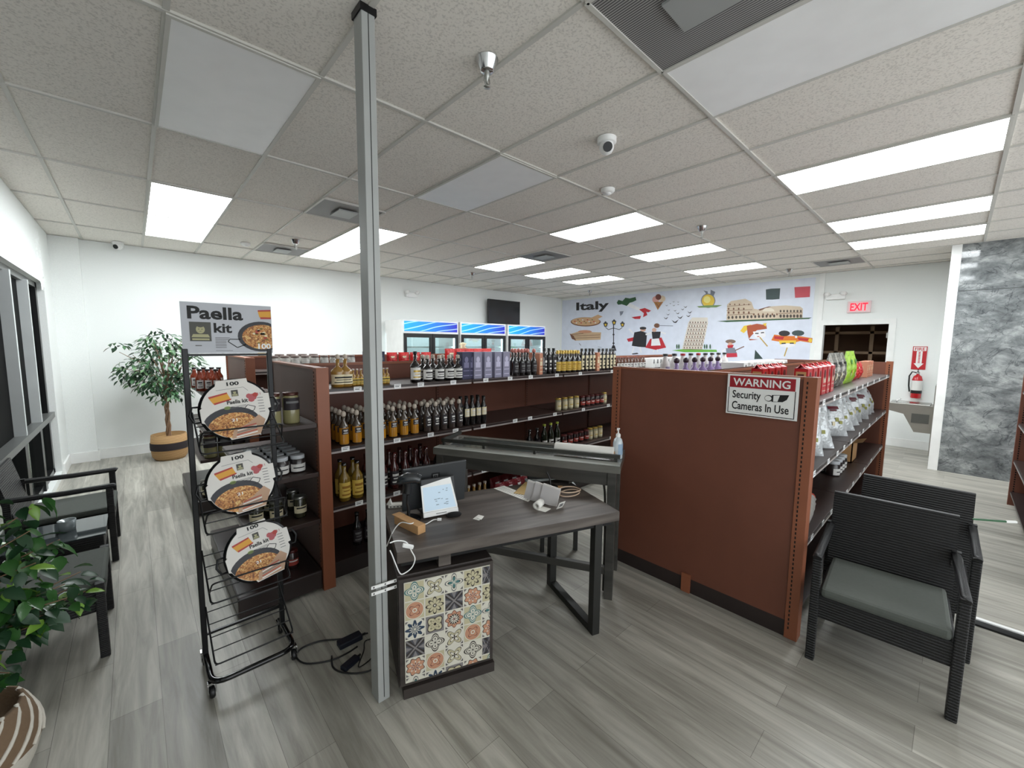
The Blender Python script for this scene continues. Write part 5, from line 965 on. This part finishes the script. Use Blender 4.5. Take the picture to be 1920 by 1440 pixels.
for (x,y,l,yy,rz,tl) in ((442,768,'topmost of the three on the rack',2.33,.02,-.2),(452,905,'middle of the three on the rack',2.32,.03,-.26),(484,1032,'lowest and tilted one on the rack',2.31,.06,-.3)):
    p=at_y(x,y,yy); o=place(kit,p,'round paella kit with pan, '+l,0,'paella kits on the rack',cat='food kit'); o.rotation_euler=(tl,-.07 if l[0]!='l' else -.14,rz)
# header sign
t=thing('header_sign','rectangular Paella kit header sign on top of the wire rack','sign',(.36,2.495,1.638)); M=MB(); SG=mat('sign_silver',(176,178,184),.35,.1); w2,hh=.189,.245; M.box(-w2,w2,-.004,.004,0,hh,SG); M.build('board',t); M=MB(); y=-.0045
put_text(M,'Paella',(-w2+.025,y-.0004,hh-.077),(.225,0,0),(0,0,.058),INK,.03); put_text(M,'kit',(-w2+.125,y-.0004,hh-.142),(.075,0,0),(0,0,.045),INK,.03); emblem(M,-w2+.072,hh-.14,.042,y)
def cl(pts): return [(min(max(a,-w2+.002),w2-.002),y-.0004,min(max(b_,.004),hh-.004)) for a,b_ in pts]
M.poly(cl(circ(.14,.085,.106,.078,30)),PAN); M.poly([(a,b_-.0003,c) for a,b_,c in cl(circ(.145,.083,.092,.064,30))],ORG)
for k in range(16): a=random.uniform(0,6.28); q=random.uniform(.1,.8); M.poly([(x_,b_-.0006,c) for x_,b_,c in cl(circ(.13+.07*q*math.cos(a),.09+.05*q*math.sin(a),.008,.005,8))],(CREAM,REDK,mat('olive_food',(126,110,50),.6))[k%3])
loop=[(.045,.07),(.0,.07),(-.008,.058),(.03,.028),(.07,.045)]
for a,b_ in zip(loop,loop[1:]): M.poly(cl(L(*a,*b_,.004)),INK)
M.poly([(.128,y-.0004,.215),(.187,y-.0004,.222),(.187,y-.0004,.182),(.134,y-.0004,.185)],FLG); M.poly([(.128,y-.0006,.222),(.187,y-.0006,.227),(.187,y-.0006,.219),(.128,y-.0006,.214)],REDK); M.poly([(.138,y-.0006,.186),(.187,y-.0006,.187),(.187,y-.0006,.178),(.138,y-.0006,.176)],REDK)
put_text(M,'100',(.122,y-.0012,.022),(.058,0,0),(0,0,.026),WHT,.03)
for k in range(7): M.box(-.06,-.06+(.06 if k<2 else .045),y-.0005,y,.075-k*.008,.078-k*.008,GREY)
M.box(-.06,.01,y-.0005,y,.012,.014,GREY); M.box(-.14,-.115,y-.0005,y,.035,.04,GREY); M.build('front_print',t)
# ------------------------------------------------------------------ wicker armchairs
def armchair():
    t=thing('wicker_armchair','','chair'); W=.57; Dp=.56   # front edge at x=0, faces -X, back toward +X
    for y in (-W/2+.02,W/2-.02):
        M=MB(); M.box(.0,.04,y-.02,y+.02,0,.58,WICKER,.006); M.build('leg',t)
        M=MB(); M.bar((Dp-.04,y,0.0),(Dp-.04,y,.62),.036,.036,WICKER); M.build('leg',t)
        M=MB(); M.tube([(-.01,y,.585),(.0,y,.592),(.25,y,.59),(Dp-.05,y,.6)],.02,WICKER,8); M.build('armrest',t)
    M=MB(); M.box(.01,Dp-.03,-W/2+.03,W/2-.03,.25,.375,WICKER,.008); M.build('seat_frame',t)
    M=MB(); M.box(-.005,Dp-.09,-W/2+.045,W/2-.045,.375,.425,CUSH,.018); M.build('cushion',t)
    M=MB(); M.add([(Dp-.09,-W/2+.02,.36),(Dp-.09,W/2-.02,.36),(Dp,W/2-.02,.8),(Dp,-W/2+.02,.8),(Dp-.06,-W/2+.02,.36),(Dp-.06,W/2-.02,.36),(Dp+.03,W/2-.02,.8),(Dp+.03,-W/2+.02,.8)],[(0,3,2,1),(4,5,6,7),(0,1,5,4),(1,2,6,5),(2,3,7,6),(3,0,4,7)],WICKER); M.build('backrest',t)
    return t
place(armchair,(2.62,.155,0),'black wicker armchair with grey cushion in front on the right',.06,cat='chair')
place(armchair,(3.2,.11,0),'black wicker armchair directly behind the front right one',.02,cat='chair')
o=place(armchair,(-.18,4.56,0),'black wicker armchair at left farther from the camera',PI,cat='chair'); o=place(armchair,(-.19,3.26,0),'black wicker armless chair at left nearest the leafy plant',PI,cat='chair'); o.name='wicker_side_chair'
for c in list(o.children):
    if c.name.startswith('armrest'): D.objects.remove(c)
    elif c.name.startswith('leg'): c.scale=(1,1,.72)
M=MB(); M.bar((0,0,0),(.05,-.115,.01),.008,.008,mat('green_stick',(30,90,50),.4)); M.bar((.05,-.115,.01),(.066,-.15,.014),.01,.01,WHT); o=M.build('stick'); o.location=(3.19,-.12,.803); tag(o,'green stick with white tip poking out from a chair back','stick')
t=thing('side_table','black wicker side table with glass top between left armchairs','table',(-.42,3.93,0)); M=MB(); M.box(-.24,.2,-.2,.2,.3,.42,WICKER,.006); M.build('frame',t)
for x in (-.22,.18):
    for y in (-.18,.18): M=MB(); M.box(x-.02,x+.02,y-.02,y+.02,0,.31,WICKER,.004); M.build('leg',t)
M=MB(); M.box(-.25,.21,-.21,.21,.42,.428,mat('table_glass',(60,66,68),.05,spec=.9)); M.build('glass_top',t)
M=MB(); M.lathe([(0,0),(.04,0),(.045,.07),(.04,.07),(0,.01)],mat('ashtray_glass',(140,148,150),.1),16); o=M.build('glass_bowl'); o.location=(-.4,3.95,.428); tag(o,'small clear bowl on the black side table','bowl')
# ------------------------------------------------------------------ plants
def leaf(M,p,d,n,L_,W_,m,bend=.25):
    d=d.normalized(); s=d.cross(n)
    if s.length<1e-3: s=Vector((1,0,0))
    s.normalize(); n=s.cross(d); vs=[];prof=((0,.08),(.2,.75),(.45,1),(.75,.65),(1,.03))
    for f,wd in prof:
        c=p+d*L_*f-n*bend*L_*f*f
        vs+=[c-s*W_*wd/2+n*W_*.08*wd,c-n*W_*.05,c+s*W_*wd/2+n*W_*.08*wd]
    fs=[]
    for i in range(len(prof)-1):
        a=i*3; fs+=[(a,a+1,a+4,a+3),(a+1,a+2,a+5,a+4)]
    M.add(vs,fs,m,True)
LG1=mat('ficus_leaf',(64,104,66),.4); LG2=mat('ficus_leaf_pale',(112,146,104),.4); LG3=mat('ficus_leaf_dark',(34,64,42),.45); BARK=mat('bark',(140,112,88),.85,bump=(40,.6,.006))
bx=at_z(316,858,0); bx=Vector((.30,7.62,0)); t=thing('potted_ficus','small artificial ficus tree in a striped straw basket by back wall','plant',bx)
M=MB(); pr=[(0,0),(.17,0),(.2,.05),(.215,.2),(.2,.36),(.19,.36),(.19,.3),(0,.3)]; M.lathe(pr,BASKET,28); M.lathe([(.2165,.15),(.2185,.2),(.216,.25)],mat('basket_band',(40,32,34),.8),28); M.build('basket',t)
M=MB(); rt=random.Random(3)
for s in range(3): M.tube([(.02*math.cos(k*1.1+s*2.1),.02*math.sin(k*1.1+s*2.1),.3+k*.09) for k in range(10)],[.016-.0008*k for k in range(10)],BARK,7)
brs=[]
for k in range(16):
    a=k*2.4; z0=.95+.05*(k%8); e=Vector((math.cos(a)*rt.uniform(.2,.5),math.sin(a)*rt.uniform(.2,.4),z0+rt.uniform(.1,.55))); M.tube([(0,0,z0-.1),(e.x*.5,e.y*.5,(z0+e.z)/2+.03),tuple(e)],[.009,.006,.003],BARK,5); brs.append(e)
M.build('trunk',t); M=MB()
cl_=[(Vector((.0,0,1.35)),.33,.42,430),(Vector((-.12,0,1.15)),.3,.2,170),(Vector((.12,0,1.1)),.28,.2,150),(Vector((0,0,1.65)),.26,.18,130),(Vector((-.3,-.05,1.32)),.2,.15,90),(Vector((.28,0,1.3)),.2,.25,110),(Vector((-.45,0,1.62)),.12,.05,16),(Vector((-.42,0,1.22)),.1,.1,22),(Vector((.05,-.1,.92)),.22,.1,60)]
for c,r_,hz,n in cl_:
    for k in range(n):
        v=Vector((rt.gauss(0,1),rt.gauss(0,1),rt.gauss(0,1))).normalized()*rt.uniform(.55,1)**.6; p=c+Vector((v.x*r_,min(v.y*r_,.5),v.z*hz)); d=Vector((v.x+rt.uniform(-.6,.6),v.y+rt.uniform(-.6,.6),v.z*.3-.35+rt.uniform(-.4,.3))); leaf(M,p,d,Vector((rt.uniform(-.4,.4),rt.uniform(-.4,.4),1)),rt.uniform(.06,.09),rt.uniform(.03,.042),rt.choice((LG1,LG1,LG2,LG3,LG3)))
M.build('foliage',t)
# near plant
NL1=mat('pothos_leaf',(52,96,44),.35,coat=.2); NL2=mat('pothos_leaf_lime',(124,166,64),.35,coat=.2); NL3=mat('pothos_leaf_dark',(34,66,40),.4)
bc=Vector((-.52,2.2,0)); bc=Vector((-.545,2.33,0)); t=thing('potted_plant','leafy green plant in a round white-banded rope basket at lower left','plant',bc)
M=MB(); RW=mat('rope_white',(214,208,196),.8,bump=(70,.4,.004)); RBn=mat('rope_brown',(120,98,76),.85,bump=(70,.4,.004))
M.lathe([(0,0),(.1,0),(.15,.03),(.185,.1),(.205,.17)],RW,30); M.lathe([(.205,.17),(.208,.21),(.2,.27),(.17,.34),(.155,.345),(.16,.3),(0,.28)],RBn,30)
M.build('basket',t); M=MB()
for k in range(16):
    a0=k*2*PI/16; pts=[]
    for q in range(8): f=q/7; r_=(.207,.2095,.2085,.204,.196,.186,.175,.158)[q]; a=a0+f*.9; pts.append((r_*math.cos(a),r_*math.sin(a),.175+f*.17))
    M.tube(pts,.0075,RW,7)
M.build('rope_wrap',t); M=MB(); M.lathe([(0,.285),(.15,.285)],mat('moss',(70,62,44),.9,bump=(60,1,.02)),20); M.build('soil',t)
M=MB(); rt=random.Random(11); stems=[]
for k in range(40):
    a=k*2.399+.3; e=Vector((math.cos(a)*rt.uniform(.08,.3),math.sin(a)*rt.uniform(.08,.34),rt.uniform(.45,1.16)))
    if k%4==0: e=Vector((rt.uniform(.2,.36),rt.uniform(-.1,.25),rt.uniform(.62,1.02)))
    if e.x<-.14: e.x=-.14
    mid=Vector((e.x*.35,e.y*.35,.28+(e.z-.2)*.8)); M.tube([(e.x*.05,e.y*.05,.28),tuple(mid),tuple(e)],[.005,.004,.002],BARK,5); stems.append((mid,e))
M.build('stems',t); M=MB()
for mid,e in stems:
    for k in range(17):
        f=rt.uniform(.1,1.03); p=mid.lerp(e,f)+Vector((rt.uniform(-.05,.05),rt.uniform(-.05,.05),rt.uniform(-.05,.04)))
        if p.x<-.12: p.x=-.12
        d=Vector((rt.uniform(-1,1)+e.x,rt.uniform(-1,1)+e.y,rt.uniform(-.8,.2))); 
        if p.x<-.05 and d.x<0: d.x=-d.x
        leaf(M,p,d,Vector((rt.uniform(-.5,.5),rt.uniform(-.5,.5),1)),rt.uniform(.055,.085),rt.uniform(.036,.052),rt.choice((NL1,NL1,NL1,NL3,NL3,NL3,NL2)),.35)
M.build('foliage',t)
t.scale=(.92,.92,.97)
# floor threshold of the glass partition
M=MB(); M.box(3.70,3.76,-1.6,-.2,0,.012,BLACK); M.box(3.76,3.79,-1.6,-.2,0,.02,WHT); struct(M,'trim_5','dark and white floor track by the right chairs')
